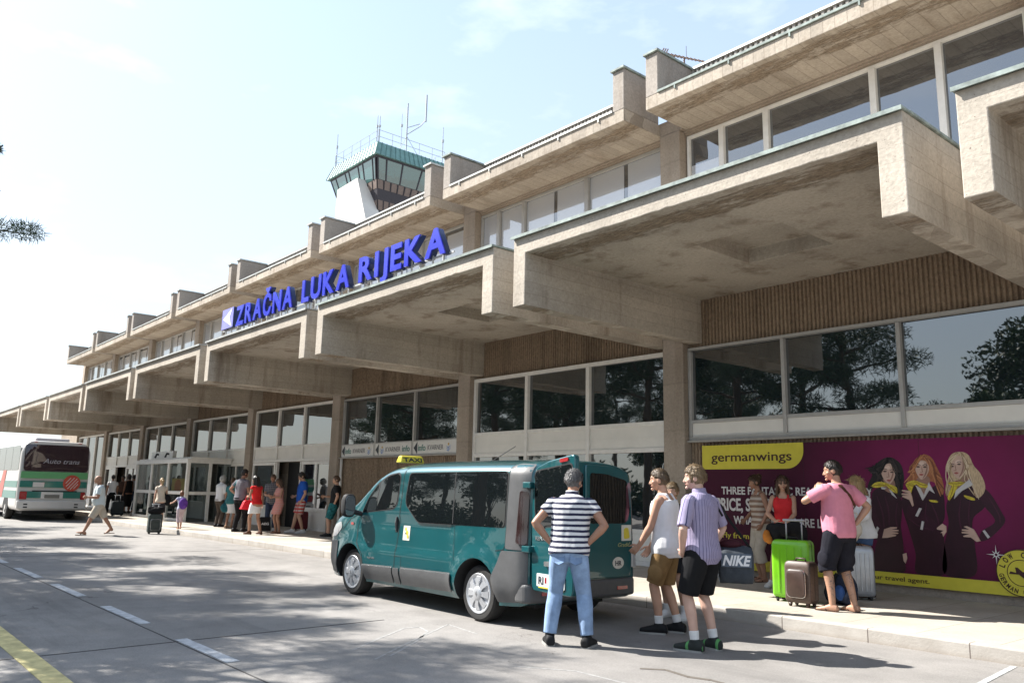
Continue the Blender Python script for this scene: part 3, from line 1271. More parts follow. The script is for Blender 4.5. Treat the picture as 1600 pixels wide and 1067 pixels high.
def figure(hair, hm_, jacket, face_, eyes, nose, mouth, neck, scarf, collar, hands, cuffs, sleeves, badge, folds, top):
    _ly[0] = 0
    f = zprint(BB, 'printed_woman', 'jacket', jacket)
    for q in sleeves:
        zprint(f, 'sleeve', 'jacket2', q)
    for q in folds:
        strand(f, 'fold', 'fold', q, 5)
    zprint(f, 'hair', hm_, hair)
    zprint(f, 'neck', 'shade', neck)
    zprint(f, 'face', 'skin', face_)
    cx = sum(p[0] for p in face_) / len(face_)
    cy2 = sum(p[1] for p in face_) / len(face_)
    # shaded cheek and jaw, then features
    zprint(f, 'cheek_shade', 'shade', [(cx + 30, cy2 - 55), (cx + 43, cy2 - 8), (cx + 30, cy2 + 42), (cx + 4, cy2 + 72), (cx + 22, cy2 + 30), (cx + 32, cy2 - 10)])
    zprint(f, 'cheek_light', 'light', [(cx - 24, cy2 - 48), (cx + 6, cy2 - 60), (cx + 14, cy2 - 36), (cx - 16, cy2 - 30)])
    for ex, ey in eyes:
        zprint(f, 'eye_shade', 'shade', [(ex - 16, ey - 1), (ex, ey - 9), (ex + 16, ey), (ex, ey + 8)])
        zprint(f, 'eye', 'eye', [(ex - 12, ey + 1), (ex, ey - 5), (ex + 12, ey + 1), (ex, ey + 5)])
        strand(f, 'brow', 'eye', [(ex - 17, ey - 12), (ex, ey - 19), (ex + 17, ey - 13)], 2.6)
    strand(f, 'nose_shade', 'shade', [(nose[0] + 3, nose[1] - 34), (nose[0] + 6, nose[1] - 10), (nose[0] + 9, nose[1] + 3), (nose[0] - 8, nose[1] + 6)], 3.)
    zprint(f, 'lips', 'lip', [(mouth[0] - 17, mouth[1]), (mouth[0] - 5, mouth[1] - 6), (mouth[0] + 5, mouth[1] - 6), (mouth[0] + 17, mouth[1]), (mouth[0], mouth[1] + 9)])
    rr = random.Random(len(hair))
    lo = [p for p in hair if p[1] > top[1] + 60]
    for k in range(26):
        e = rr.choice(lo)
        e = (e[0] + rr.uniform(-16, 16), e[1] + rr.uniform(-30, 4))
        sd = 1 if e[0] > cx else -1
        mid = (cx + sd * rr.uniform(52, 78), cy2 + rr.uniform(-60, 10))
        b = (cx + sd * rr.uniform(46, 100), (mid[1] + e[1]) / 2 + rr.uniform(-10, 10))
        if abs(b[0] - e[0]) > 75:
            continue
        strand(f, 'strand', hm_ + ('_hi' if k % 2 else '_lo'), [(top[0] + sd * rr.uniform(2, 30), top[1] + rr.uniform(6, 22)), mid, b, e], rr.uniform(2.5, 5.5))
    for q in collar:
        zprint(f, 'collar', 'shirt', q, False)
    for q in scarf:
        zprint(f, 'scarf', 'scarf', q)
        c2 = (sum(p[0] for p in q) / len(q), sum(p[1] for p in q) / len(q))
        strand(f, 'scarf_fold', 'scarf_lo', [q[0], c2, q[len(q) // 2]], 4)
    for q in cuffs:
        zprint(f, 'cuff', 'shirt', q, False)
    for q in hands:
        zprint(f, 'hand', 'skin', q, False)
    for q in badge:
        zprint(f, 'badge', 'scarf', q)


B_.update({'jacket': mat('print_jacket2', (.026, .005, .012), .4, var=.2, scale=5), 'jacket2': mat('print_sleeve', (.033, .006, .016), .4, var=.2, scale=5), 'fold': mat('print_fold', (.052, .009, .025), .4), 'light': mat('print_light', (.62, .46, .38), .4), 'scarf_lo': mat('print_scarf_fold', (.28, .20, .02), .4),
           'dark_hi': mat('print_dark_hi', (.035, .024, .022), .4), 'dark_lo': mat('print_dark_lo', (.004, .003, .003), .4), 'red_hi': mat('print_red_hi', (.44, .19, .08), .4), 'red_lo': mat('print_red_lo', (.17, .055, .025), .4),
           'blond_hi': mat('print_blond_hi', (.60, .48, .34), .4), 'blond_lo': mat('print_blond_lo', (.28, .19, .11), .4)})
figure([(200, 125), (250, 118), (310, 150), (340, 200), (352, 270), (345, 340), (335, 420), (302, 400), (285, 330), (220, 330), (170, 310), (110, 360), (85, 400), (78, 330), (112, 250), (80, 212), (130, 190), (150, 160)], 'dark',
       [(110, 390), (180, 340), (260, 360), (330, 430), (335, 560), (328, 640), (345, 760), (352, 870), (348, 990), (130, 985), (135, 800), (172, 700), (160, 600), (120, 480)],
       [(200, 182), (245, 164), (283, 198), (285, 255), (266, 298), (240, 322), (206, 292), (182, 245), (181, 208)], [(208, 224), (262, 230)], (230, 262), (238, 292),
       [(190, 285), (270, 285), (285, 350), (240, 385), (180, 335)],
       [[(110, 335), (150, 305), (215, 310), (252, 330), (210, 335), (150, 348)], [(215, 318), (270, 330), (300, 350), (300, 390), (262, 372), (236, 345)]],
       [[(178, 340), (222, 348), (205, 362), (185, 358)], [(240, 358), (262, 372), (300, 430), (262, 400)]],
       [[(190, 728), (205, 662), (255, 645), (300, 646), (300, 655), (255, 662), (312, 667), (312, 676), (258, 680), (310, 688), (308, 697), (258, 698), (296, 706), (290, 714), (225, 727)], [(345, 850), (372, 842), (378, 880), (366, 920), (352, 900)]],
       [[(150, 640), (165, 655), (150, 690), (135, 702)]], [[(108, 430), (150, 560), (205, 690), (190, 735), (132, 735), (105, 600)]], [],
       [[(150, 420), (190, 540), (200, 640)], [(300, 470), (290, 560), (300, 640)], [(210, 420), (235, 520), (240, 620)]], (235, 122))
figure([(440, 130), (500, 96), (560, 120), (600, 190), (640, 280), (655, 360), (640, 402), (610, 335), (560, 300), (430, 290), (388, 330), (372, 310), (402, 240), (420, 170)], 'red',
       [(375, 360), (440, 325), (500, 400), (590, 330), (650, 390), (662, 560), (640, 640), (662, 780), (662, 1000), (450, 995), (440, 850), (400, 700), (338, 500), (340, 420)],
       [(450, 158), (490, 140), (530, 160), (541, 210), (522, 258), (486, 286), (456, 255), (438, 205)], [(460, 190), (511, 191)], (484, 226), (484, 248),
       [(460, 270), (530, 260), (548, 310), (500, 395), (450, 310)],
       [[(370, 318), (430, 292), (480, 315), (430, 330), (405, 388), (385, 360)], [(440, 300), (490, 312), (532, 328), (525, 350), (470, 340)]],
       [[(440, 328), (495, 445), (505, 402), (478, 352)], [(542, 308), (587, 392), (545, 366), (496, 445), (512, 382)]],
       [[(418, 490), (396, 440), (340, 416), (346, 408), (388, 408), (336, 400), (340, 390), (390, 390), (336, 372), (342, 364), (402, 372), (416, 420), (428, 480)], [(604, 652), (645, 620), (675, 640), (676, 682), (652, 717), (645, 690), (630, 690), (655, 672), (605, 664)]],
       [[(440, 560), (470, 500), (488, 505), (458, 567)], [(478, 662), (490, 600), (506, 605), (495, 667)]],
       [[(380, 480), (430, 490), (560, 580), (610, 640), (560, 670), (480, 620), (380, 580)]], [[(546, 440), (600, 444), (608, 460), (562, 455)]],
       [[(560, 470), (600, 560), (620, 640)], [(400, 590), (470, 640), (560, 668)], [(520, 470), (512, 560), (530, 600)]], (500, 100))
figure([(720, 90), (780, 76), (840, 100), (880, 180), (930, 240), (965, 320), (960, 382), (920, 424), (892, 410), (872, 340), (850, 280), (780, 290), (722, 310), (692, 400), (667, 390), (672, 320), (690, 250), (667, 200), (690, 130)], 'blond',
       [(690, 430), (730, 400), (760, 360), (850, 310), (950, 350), (1000, 400), (960, 500), (882, 570), (870, 660), (890, 790), (890, 1010), (660, 1000), (660, 780), (690, 620), (672, 500)],
       [(715, 115), (780, 110), (815, 150), (826, 210), (812, 258), (776, 281), (740, 262), (715, 220), (702, 170)], [(717, 186), (770, 170)], (738, 212), (750, 236),
       [(780, 270), (850, 250), (850, 300), (785, 372), (742, 340)],
       [[(690, 312), (740, 303), (812, 308), (772, 335), (720, 335)], [(735, 318), (758, 345), (735, 390), (700, 440), (685, 420), (712, 350)]],
       [[(733, 432), (746, 368), (850, 284), (877, 326), (792, 372)]],
       [[(935, 752), (882, 662), (830, 638), (806, 642), (850, 664), (795, 662), (793, 672), (848, 682), (792, 682), (793, 692), (852, 698), (803, 712), (808, 720), (862, 724), (905, 757)]],
       [[(950, 675), (965, 668), (1005, 720), (990, 732)]], [[(950, 352), (1012, 400), (1090, 530), (1116, 610), (1012, 722), (938, 752), (925, 715), (952, 668), (1042, 600), (962, 490), (930, 420)]], [[(810, 405), (880, 424), (886, 445), (832, 430)]],
       [[(1000, 430), (1070, 550), (1080, 610)], [(780, 450), (770, 560), (790, 680)], [(850, 450), (842, 560), (850, 640)]], (770, 80))
# round seal
c = pp(1597, 895)
Cc = Vector((c[0], 0, c[1]))
g = G()
g.cyl((c[0], PY - .012, c[1]), .31, -.012, .004, 'y', 48)
o = g.done('seal', BY, bd)
g = G()
for r1, r2 in ((.31, .297), (.175, .165)):
    A = [(c[0] + r1 * math.cos(a), c[1] + r1 * math.sin(a)) for a in [2 * PI * i / 48 for i in range(48)]]
    B = [(c[0] + r2 * math.cos(a), c[1] + r2 * math.sin(a)) for a in [2 * PI * i / 48 for i in range(48)]]
    for i in range(48):
        j = (i + 1) % 48
        g.face([(A[i][0], PY - .026, A[i][1]), (A[j][0], PY - .026, A[j][1]), (B[j][0], PY - .026, B[j][1]), (B[i][0], PY - .026, B[i][1])])
g.done('ring', BD, o)


def arc_text(s, r, a0, a1, out, h):
    n = len(s)
    for i, ch in enumerate(s):
        if ch == ' ':
            continue
        a = a0 + (a1 - a0) * i / (n - 1)
        tx = Vector((math.sin(a), 0, -math.cos(a))) * (1 if out else -1)
        rd = Vector((math.cos(a), 0, math.sin(a))) * (1 if out else -1)
        p = Vector((c[0], PY - .027, c[1])) + Vector((math.cos(a), 0, math.sin(a))) * r - tx * h * .35
        text('lettering', ch, p, tx, h * .7 if ch not in 'IL' else h * (.25 if ch == 'I' else .55), h, BD, o, .03, updir=rd)


arc_text('LOW COST', .205, R(158), R(22), True, .075)
arc_text('GERMAN QUALITY', .275, R(190), R(350), False, .06)
g = G()
g.prism([(c[0] + u, c[1] + v) for u, v in ((-.15, -.02), (-.13, .015), (-.06, .0), (-.07, .07), (-.04, .07), (.02, .015), (.15, .03), (.15, .015), (.04, -.01), (.06, -.07), (.03, -.07), (-.03, -.02))], PY - .03, PY - .025)
g.done('aircraft', BD, o)
g = G()
s_ = Vector((c[0] - .29, 0, c[1] + .22))
for a in range(8):
    an = a * PI / 4
    r_ = .13 if a % 2 == 0 else .07
    g.prism([(s_.x + math.cos(an) * r_, s_.z + math.sin(an) * r_), (s_.x + math.cos(an + .5) * .02, s_.z + math.sin(an + .5) * .02), (s_.x + math.cos(an - .5) * .02, s_.z + math.sin(an - .5) * .02)], PY - .03 - .0005 * a, PY - .028)
g.done('sparkle', BW, o)

# ------------------------------------------------------------------ green taxi van
VX, VY = -11.68, 7.09
VAN = empty('taxi_van', 'teal green taxi minivan with a yellow roof sign and its rear door swung open', 'van', (VX + 2.4, VY, 0))
t = NT('teal_car_paint')
t.set(Base_Color=t.mix(t.rng(t.noise(1.2, 4), .3, .7), (.001, .066, .075), (.002, .085, .096)), Metallic=.25, Roughness=.30, Coat_Weight=1., IOR=1.5)
t.p.inputs['Coat Roughness'].default_value = .025
PAINT = t.m
CLAD = mat('grey_bumper_plastic', (.085, .085, .086), .5, var=.1, scale=10, bump=.15, bscale=200)
VGLASS = glass('van_tinted_glass', (.006, .008, .009), 1.75, .01)
BLACK = mat('black_rubber', (.014, .014, .015), .75, var=.2)
SEAMM = mat('door_gap', (.004, .012, .012), .8)
HUB = mat('silver_hubcap', (.50, .51, .53), .35, .55, var=.05)
LAMP_R = mat('red_lamp', (.30, .012, .015), .15, coat=1)
LAMP_D = mat('smoked_lamp', (.03, .012, .012), .12, coat=1)
LAMP_W = mat('clear_lamp', (.5, .5, .5), .1, .3, coat=1)
CHROME = mat('brushed_chrome', (.6, .6, .6), .25, .9)
_vx = [.02, .08, .2, .4, .65, .95, 1.25, 1.55, 1.8, 2.1, 2.6, 3.6, 4.3, 4.6, 4.68, 4.73]
_vb = [.42, .32, .25, .22, .22, .22, .22, .22, .22, .22, .22, .22, .23, .25, .28, .30]
_vt = [.66, .84, .99, 1.09, 1.18, 1.34, 1.56, 1.76, 1.85, 1.885, 1.90, 1.905, 1.90, 1.895, 1.885, 1.87]
_vw = [.66, .77, .86, .91, .935, .945, .95, .95, .95, .95, .95, .95, .945, .925, .90, .86]
_vz = 1


def vint(lx, tab):
    # smooth interpolation through the station table
    i = min(max(int(np.searchsorted(_vx, lx)) - 1, 0), len(_vx) - 2)
    s = (lx - _vx[i]) / (_vx[i + 1] - _vx[i])

    def sl(j):
        if j <= 0 or j >= len(_vx) - 1:
            j0, j1 = max(j - 1, 0), min(j + 1, len(_vx) - 1)
        else:
            j0, j1 = j - 1, j + 1
        return (tab[j1] - tab[j0]) / (_vx[j1] - _vx[j0])
    h = _vx[i + 1] - _vx[i]
    a, b = tab[i], tab[i + 1]
    return (2 * s ** 3 - 3 * s * s + 1) * a + (s ** 3 - 2 * s * s + s) * h * sl(i) + (-2 * s ** 3 + 3 * s * s) * b + (s ** 3 - s * s) * h * sl(i + 1)


WHL = ((.93, .32), (3.88, .32))


def sstep(a, b, x):
    x = min(max((x - a) / (b - a), 0), 1)
    return x * x * (3 - 2 * x)


def hw(lx, z):
    zb, zt, w_ = vint(lx, _vb), vint(lx, _vt), vint(lx, _vw)
    belt = min(1.06, zt - .14)
    if z <= belt:
        v = w_ * (.93 + .07 * sstep(zb, zb + .22, z)) * (1 - .022 * max(0, (z - .62) / .45) ** 2)
        v -= .019 * sstep(.70, .735, z) * sstep(1.0, 1.25, lx) * (1 - sstep(3.25, 3.5, lx))
        for cx, cz in WHL:
            d = math.hypot(lx - cx, z - cz)
            if z > cz - .1:
                v += .03 * math.exp(-((d - .41) / .1) ** 2)
        return v
    tt = min((z - belt) / (zt - belt), 1)
    wb = w_ * (1 - .022 * max(0, (belt - .62) / .45) ** 2)
    s_ = max(0, (tt - .76) / .24)
    return wb * (1 - .05 * min(tt, 1) ** 1.3) * max(0, 1 - s_ ** 2.7) ** (1 / 2.7)


def ztop(lx, y):
    zt = vint(lx, _vt)
    a, b = min(1.06, zt - .14), zt
    for _ in range(30):
        m = (a + b) / 2
        if hw(lx, m) > abs(y):
            a = m
        else:
            b = m
    return a


def ring(lx):
    zb, zt = vint(lx, _vb), vint(lx, _vt)
    belt = min(1.06, zt - .14)
    zs = [zb + (belt - zb) * q for q in (0, .06, .14, .22, .3, .4, .48, .54, .6, .66, .74, .82, .9, 1)]
    zs += [belt + (zt - belt) * q for q in (.12, .25, .4, .55, .68, .76, .84, .9, .94, .97, .988, .997, 1)]
    R_ = [(VX + lx, VY - hw(lx, z), z) for z in zs]
    L_ = [(VX + lx, VY + hw(lx, z), z) for z in zs[:-1][::-1]]
    return R_ + L_


g = G()
st = sorted(set([.02, .04, .06, .08, .11, .15] + [round(.2 + .05 * i, 3) for i in range(90)] + [4.70, 4.715, 4.73]))
g.rings([ring(x) for x in st])
body = g.done('body', [PAINT, BLACK], VAN, smooth=42)
cut = G()
for cx, cz in WHL:
    for s_ in (-1, 1):
        cut.cyl((VX + cx, VY, cz), .405, *(sorted((s_ * .58, s_ * 1.3))), 'y', 40)
cut.box(VX + 4.0, VX + 5, VY - .78, VY - .02, .56, 1.74)
cut.mi = 0
co = cut.done('cutter', BLACK)
bm_ = body.modifiers.new('b', 'BOOLEAN')
bm_.operation = 'DIFFERENCE'
bm_.object = co
bm_.solver = 'EXACT'
bm_.material_mode = 'TRANSFER'
dg = bpy.context.evaluated_depsgraph_get()
me = bpy.data.meshes.new_from_object(body.evaluated_get(dg))
body.modifiers.clear()
body.data = me
bpy.data.objects.remove(co)
me.set_sharp_from_angle(angle=R(38))


def patch(name, poly, m, parent=VAN, off=.004, side=-1, step=.07, smooth=True, axis='y', thick=.0):
    """a panel cut to an outline and laid on the van's skin"""
    b = bmesh.new()
    b.faces.new([b.verts.new((p[0], 0, p[1])) for p in poly])
    xs = [p[0] for p in poly]
    zs = [p[1] for p in poly]
    for lo, hi, nrm in ((min(xs), max(xs), (1, 0, 0)), (min(zs), max(zs), (0, 0, 1))):
        n = int((hi - lo) / step)
        for i in range(1, n + 1):
            c = lo + (hi - lo) * i / (n + 1)
            bmesh.ops.bisect_plane(b, geom=b.verts[:] + b.edges[:] + b.faces[:], plane_co=(c * nrm[0], 0, c * nrm[2]), plane_no=nrm, dist=1e-5)
    for v in b.verts:
        lx, q = v.co.x, v.co.z
        if axis == 'y':
            v.co = (VX + lx, VY + side * (hw(lx, q) + off), q)
        else:
            v.co = (VX + lx, VY + q, ztop(lx, q) + off)
    bmesh.ops.recalc_face_normals(b, faces=b.faces)
    if thick:
        bmesh.ops.solidify(b, geom=b.faces[:], thickness=thick)
    me = bpy.data.meshes.new(name)
    b.to_mesh(me)
    b.free()
    return link(name, me, m, parent, smooth=30 if thick else 1)


def rpoly(poly, r=.05, n=5):
    """round the corners of an outline"""
    out = []
    P = [Vector(p) for p in poly]
    for i, p in enumerate(P):
        a, c = P[i - 1], P[(i + 1) % len(P)]
        rr = min(r, (a - p).length * .45, (c - p).length * .45)
        u, v = p + (a - p).normalized() * rr, p + (c - p).normalized() * rr
        for k in range(n + 1):
            s = k / n
            q = u * (1 - s) ** 2 + p * 2 * s * (1 - s) + v * s * s
            out.append((q.x, q.y))
    return out


def inset(poly, d):
    c = Vector((sum(p[0] for p in poly) / len(poly), sum(p[1] for p in poly) / len(poly)))
    return [tuple(c + (Vector(p) - c) * (1 + d / max((Vector(p) - c).length, .05))) for p in poly]


DW = rpoly([(1.16, 1.17), (1.30, 1.38), (1.52, 1.56), (1.80, 1.685), (2.03, 1.72), (2.09, 1.68), (2.06, 1.32), (1.98, 1.25)], .06)
SW = rpoly([(2.28, 1.40), (2.33, 1.72), (4.36, 1.735), (4.36, 1.10), (2.60, 1.09), (2.30, 1.30)], .06)
for s_ in (-1, 1):
    patch('door_window_seal', inset(DW, .025), BLACK, off=.003, side=s_)
    patch('door_window', DW, VGLASS, off=.007, side=s_)
    patch('side_window_seal', inset(SW, .02), BLACK, off=.003, side=s_)
    patch('side_window', [p for p in SW], VGLASS, off=.007, side=s_)
patch('window_divider', [(3.36, 1.10), (3.375, 1.10), (3.375, 1.73), (3.36, 1.73)], BLACK, off=.0085)
patch('window_divider', [(1.52, 1.33), (1.55, 1.345), (1.60, 1.60), (1.57, 1.58)], BLACK, off=.0085)


def seam(pts, wd=.014, m=SEAMM, name='door_gap', off=.0025):
    P = [Vector(p) for p in pts]
    A, B = [], []
    for i, p in enumerate(P):
        d = (P[min(i + 1, len(P) - 1)] - P[max(i - 1, 0)]).normalized()
        n = Vector((-d.y, d.x)) * wd / 2
        A.append(tuple(p + n))
        B.append(tuple(p - n))
    return patch(name, A + B[::-1], m, off=off, step=.05)


seam([(2.19, 1.80), (2.17, 1.45), (2.13, .9), (2.10, .62), (2.09, .27)])
seam([(1.07, .93), (1.10, .75), (1.27, .60), (1.34, .42), (1.36, .25)])
seam([(1.07, .93), (1.10, 1.08), (1.16, 1.15)], .008)
seam([(3.40, 1.08), (3.42, .8), (3.43, .66)], .006)
seam([(2.10, .62), (2.26, .625), (2.27, .3)], .008)
seam([(4.385, 1.82), (4.385, .9), (4.36, .85), (4.22, .83)], .010)
seam([(2.19, 1.81), (3.0, 1.822), (4.38, 1.824)], .007)
seam([(.62, .90), (.85, 1.07), (1.1, 1.16)], .012)
# lower grey cladding
patch('sill_cladding', [(1.37, .27), (2.06, .27), (2.07, .47), (1.33, .45)], CLAD, off=.016, thick=.012)
patch('sill_cladding', [(2.10, .27), (2.23, .27), (2.24, .475), (2.10, .472)], CLAD, off=.016, thick=.012)
patch('sill_cladding', [(2.27, .27), (3.40, .29), (3.40, .50), (2.28, .477)], CLAD, off=.016, thick=.012)
patch('cladding_trim', [(1.335, .452), (2.07, .472), (2.07, .486), (1.33, .466)], CHROME, off=.018)
patch('cladding_trim', [(2.28, .479), (3.40, .502), (3.40, .516), (2.28, .493)], CHROME, off=.018)
# rear corner pillar, bumpers, lamps
for s_ in (-1, 1):
    patch('corner_pillar', rpoly([(4.39, .86), (4.71, .86), (4.71, 1.76), (4.69, 1.82), (4.46, 1.832), (4.40, 1.80)], .03), CLAD, off=.006, side=s_, smooth=False)
    patch('tail_lamp', rpoly([(4.57, .93), (4.71, .92), (4.71, 1.50), (4.60, 1.52)], .04), LAMP_D, off=.020, side=s_, thick=.008)
    patch('rear_bumper_corner', rpoly([(4.20, .52), (4.34, .84), (4.72, .85), (4.72, .30), (4.28, .27)], .03), CLAD, off=.012, side=s_, thick=.008)
    patch('front_bumper', rpoly([(.05, .44), (.22, .28), (.50, .26), (.55, .46), (.50, .74), (.12, .72), (.06, .60)], .03), CLAD, off=.014, side=s_, thick=.01)
    patch('headlight', rpoly([(.17, .77), (.42, .80), (.60, .93), (.56, 1.02), (.34, .97)], .05), LAMP_W, off=.006, side=s_)
    patch('indicator', rpoly([(.87, .985), (.95, .985), (.95, 1.02), (.87, 1.02)], .015), LAMP_R, off=.010, side=s_)
patch('windscreen', rpoly([(.80, -.66), (.70, 0), (.80, .66), (1.66, .60), (1.60, 0), (1.66, -.60)], .08), VGLASS, off=.005, axis='z')
g = G()
g.prism(rpoly([(VX + 4.5, VY - .93), (VX + 4.77, VY - .93), (VX + 4.77, VY + .90), (VX + 4.5, VY + .90)], .16, 6), .29, .50, 'z')
g.done('rear_bumper', CLAD, VAN, bevel=.035, seg=3)
g = G()
for y in (-.62, .62):
    g.box(VX + 4.767, VX + 4.778, VY + y - .09, VY + y + .09, .37, .41)
    o = g.done('reflector', LAMP_R, VAN)
    g = G()
# handle, sticker, badge
g = G()
y_ = VY - hw(2.08, 1.05)
g.box(VX + 2.05, VX + 2.11, y_ - .012, y_, .93, 1.16)
o = g.done('door_handle_cup', BLACK, VAN, bevel=.02)
g = G()
g.tube([(VX + 2.08, y_ - .016, .96), (VX + 2.08, y_ - .03, 1.05), (VX + 2.08, y_ - .016, 1.14)], .012, 8)
g.done('lever', CLAD, o)
STICK = mat('sticker_white', (.55, .54, .48), .5)
SY = mat('sticker_yellow', (.55, .45, .04), .5)
o = patch('sticker', [(2.25, .84), (2.41, .84), (2.41, 1.03), (2.25, 1.03)], STICK, off=.004)
for i, (u, v, r_) in enumerate(((2.31, .985, .022), (2.345, .94, .028), (2.37, .89, .022), (2.32, .93, .012))):
    patch('print', [(u + r_ * math.cos(a), v + r_ * 1.1 * math.sin(a)) for a in [PI / 4 * k for k in range(8)]], SY if i < 3 else BLACK, o, off=.006 + .001 * i)
ys = VY - hw(1.36, .60) - .004
text('badge', 'dci', (VX + 1.38, VY - hw(1.45, .56) - .004, .545), (1, 0, 0), .10, .028, CHROME, VAN, .01)
text('badge', '100', (VX + 1.50, VY - hw(1.5, .56) - .004, .545), (1, 0, 0), .08, .028, CHROME, VAN, .01)
# mirror
g = G()
mc = Vector((VX + 1.05, VY - 1.10, 1.26))
g.rings([[mc + Vector((dx, math.copysign(abs(math.cos(a)) ** .6, math.cos(a)) * .095 * s_, math.copysign(abs(math.sin(a)) ** .6, math.sin(a)) * .165 * s_)) for a in [2 * PI * i / 20 for i in range(20)]] for dx, s_ in ((-.11, .35), (-.09, .75), (-.03, .98), (.04, 1.0), (.055, .93))])
mo = g.done('wing_mirror', BLACK, VAN, smooth=40)
g = G()
g.rings([[mc + Vector((dx, math.copysign(abs(math.cos(a)) ** .6, math.cos(a)) * .078 * s_, math.copysign(abs(math.sin(a)) ** .6, math.sin(a)) * .142 * s_)) for a in [2 * PI * i / 20 for i in range(20)]] for dx, s_ in ((.056, 1.), (.060, .98))])
g.done('mirror_glass', glass('mirror_glass', (.05, .06, .07), 3.), mo)
g = G()
g.tube([(VX + 1.06, VY - 1.05, 1.18), (VX + 1.14, VY - .90, 1.14)], .035, 8)
g.done('mirror_arm', BLACK, mo)


def wheel(cx, side):
    c = (VX + cx, VY + side * .80, .32)
    e = empty('wheel', '', '', c)
    del e['label'], e['category']
    adopt(e, VAN)
    o_ = Vector(c)
    g = G()
    prof = [(.20, -.09), (.235, -.105), (.29, -.105), (.315, -.085), (.32, -.05), (.32, .05), (.315, .085), (.29, .105), (.235, .105), (.20, .09)]
    g.lathe(prof, o_, 'y', 44)
    g.done('tyre', mat('tyre_rubber', (.022, .021, .02), .85, var=.25, scale=30, bump=.3, bscale=90), e, smooth=30)
    g = G()
    ys_ = side
    g.lathe([(.205, .06 * ys_), (.235, .10 * ys_), (.225, .112 * ys_), (.20, .105 * ys_), (.19, .098 * ys_)], o_, 'y', 44)
    # hubcap face with slots round the rim
    n = 8
    for i in range(n):
        a0 = 2 * PI * i / n
        q = []
        for (r_, da, d) in ((.07, -.40, .12), (.07, .40, .12), (.13, .24, .128), (.195, .22, .108), (.195, -.22, .108), (.13, -.24, .128)):
            a = a0 + da
            q.append(o_ + Vector((math.cos(a) * r_, ys_ * d, math.sin(a) * r_)))
        g.face(q)
        q2 = [v - Vector((0, ys_ * .02, 0)) for v in q]
        for k in range(6):
            g.face([q[k], q[(k + 1) % 6], q2[(k + 1) % 6], q2[k]])
    g.lathe([(.078, .11 * ys_), (.08, .122 * ys_), (.06, .134 * ys_), (.02, .138 * ys_), (.001, .138 * ys_)], o_, 'y', 32)
    g.done('hubcap', HUB, e, smooth=30)
    g = G()
    g.cyl(o_, .2, .02 * ys_, .085 * ys_, 'y', 32)
    g.done('rim', BLACK, e)
    g = G()
    g.rings([[o_ + Vector((u, ys_ * d, v)) for u, v in ((0, .03), (.018, 0), (0, -.03), (-.018, 0))] for d in (.137, .142)])
    g.done('badge', CHROME, e)


for cx, _ in WHL:
    for s_ in (-1, 1):
        wheel(cx, s_)
g = G()
g.box(VX + .7, VX + 4.5, VY - .56, VY + .56, .20, .30)
g.done('underbody', BLACK, VAN)

# rear doors
TH = R(95)
hinge = Vector((VX + 4.755, VY - .84, 0))
dd = Vector((math.sin(TH), math.cos(TH), 0))
dn = Vector((math.cos(TH), -math.sin(TH), 0))


def DM(u, n, z):
    return hinge + dd * u + dn * n + Vector((0, 0, z))


def dprism(g, poly, n0, n1, M=DM):
    A = [g.b.verts.new(M(p[0], n0, p[1])) for p in poly]
    B = [g.b.verts.new(M(p[0], n1, p[1])) for p in poly]
    g.b.faces.new(A)
    g.b.faces.new(B[::-1])
    for i in range(len(poly)):
        j = (i + 1) % len(poly)
        g.b.faces.new([A[i], B[i], B[j], A[j]])
    return g


DO = rpoly([(.02, .44), (.72, .44), (.74, .9), (.74, 1.915), (.30, 1.85), (.06, 1.775), (.0, 1.55), (.0, .6)], .06)
o = dprism(G(), DO, -.05, .02).done('rear_door', PAINT, VAN, bevel=.012, smooth=35)
WO = rpoly([(.06, 1.70), (.10, 1.735), (.70, 1.81), (.70, 1.17), (.24, 1.15), (.16, 1.06), (.07, 1.28)], .05)
w_ = dprism(G(), inset(WO, .018), .021, .025).done('window_seal', BLACK, o)
dprism(G(), WO, .026, .030).done('window', VGLASS, o)
dprism(G(), rpoly([(.50, 1.825), (.64, 1.84), (.64, 1.880), (.50, 1.865)], .015), .021, .034).done('brake_lamp', LAMP_R, o)
dprism(G(), [(.07, .985), (.33, .985), (.33, 1.03), (.07, 1.03)], .0205, .0235).done('name_strip', PAINT, o)
text('lettering', 'RENAULT', DM(.08, .026, .985), dd, .30, .042, CHROME, o, .02, updir=(0, 0, 1))
dprism(G(), rpoly([(.26, .72), (.50, .72), (.50, .77), (.26, .77)], .015), .02, .045).done('grab_handle', CHROME, o)
p_ = dprism(G(), rpoly([(.12, .50), (.60, .50), (.60, .635), (.12, .635)], .012), .021, .032).done('number_plate', mat('plate_white', (.62, .62, .6), .4), o)
text('lettering', 'RI', DM(.155, .035, .525), dd, .085, .085, SBLACK, p_, .02)
text('lettering', '4', DM(.34, .035, .525), dd, .05, .085, SBLACK, p_, .02)
dprism(G(), [(.265, .54), (.295, .54), (.295, .60), (.265, .60)], .0325, .0335).done('plate_crest', LAMP_R, p_)
dprism(G(), [(.15, .485), (.58, .485), (.58, .499), (.15, .499)], .021, .03).done('plate_frame', SY, p_)
g = G()
for z in (1.58, .88):
    g.box(VX + 4.66, VX + 4.79, VY - .93, VY - .845, z - .035, z + .035)
    g.done('hinge', PAINT, VAN, bevel=.01)
    g = G()


def CM(u, n, z):      # the closed half
    return Vector((VX + 4.735 + n, VY + u, z))


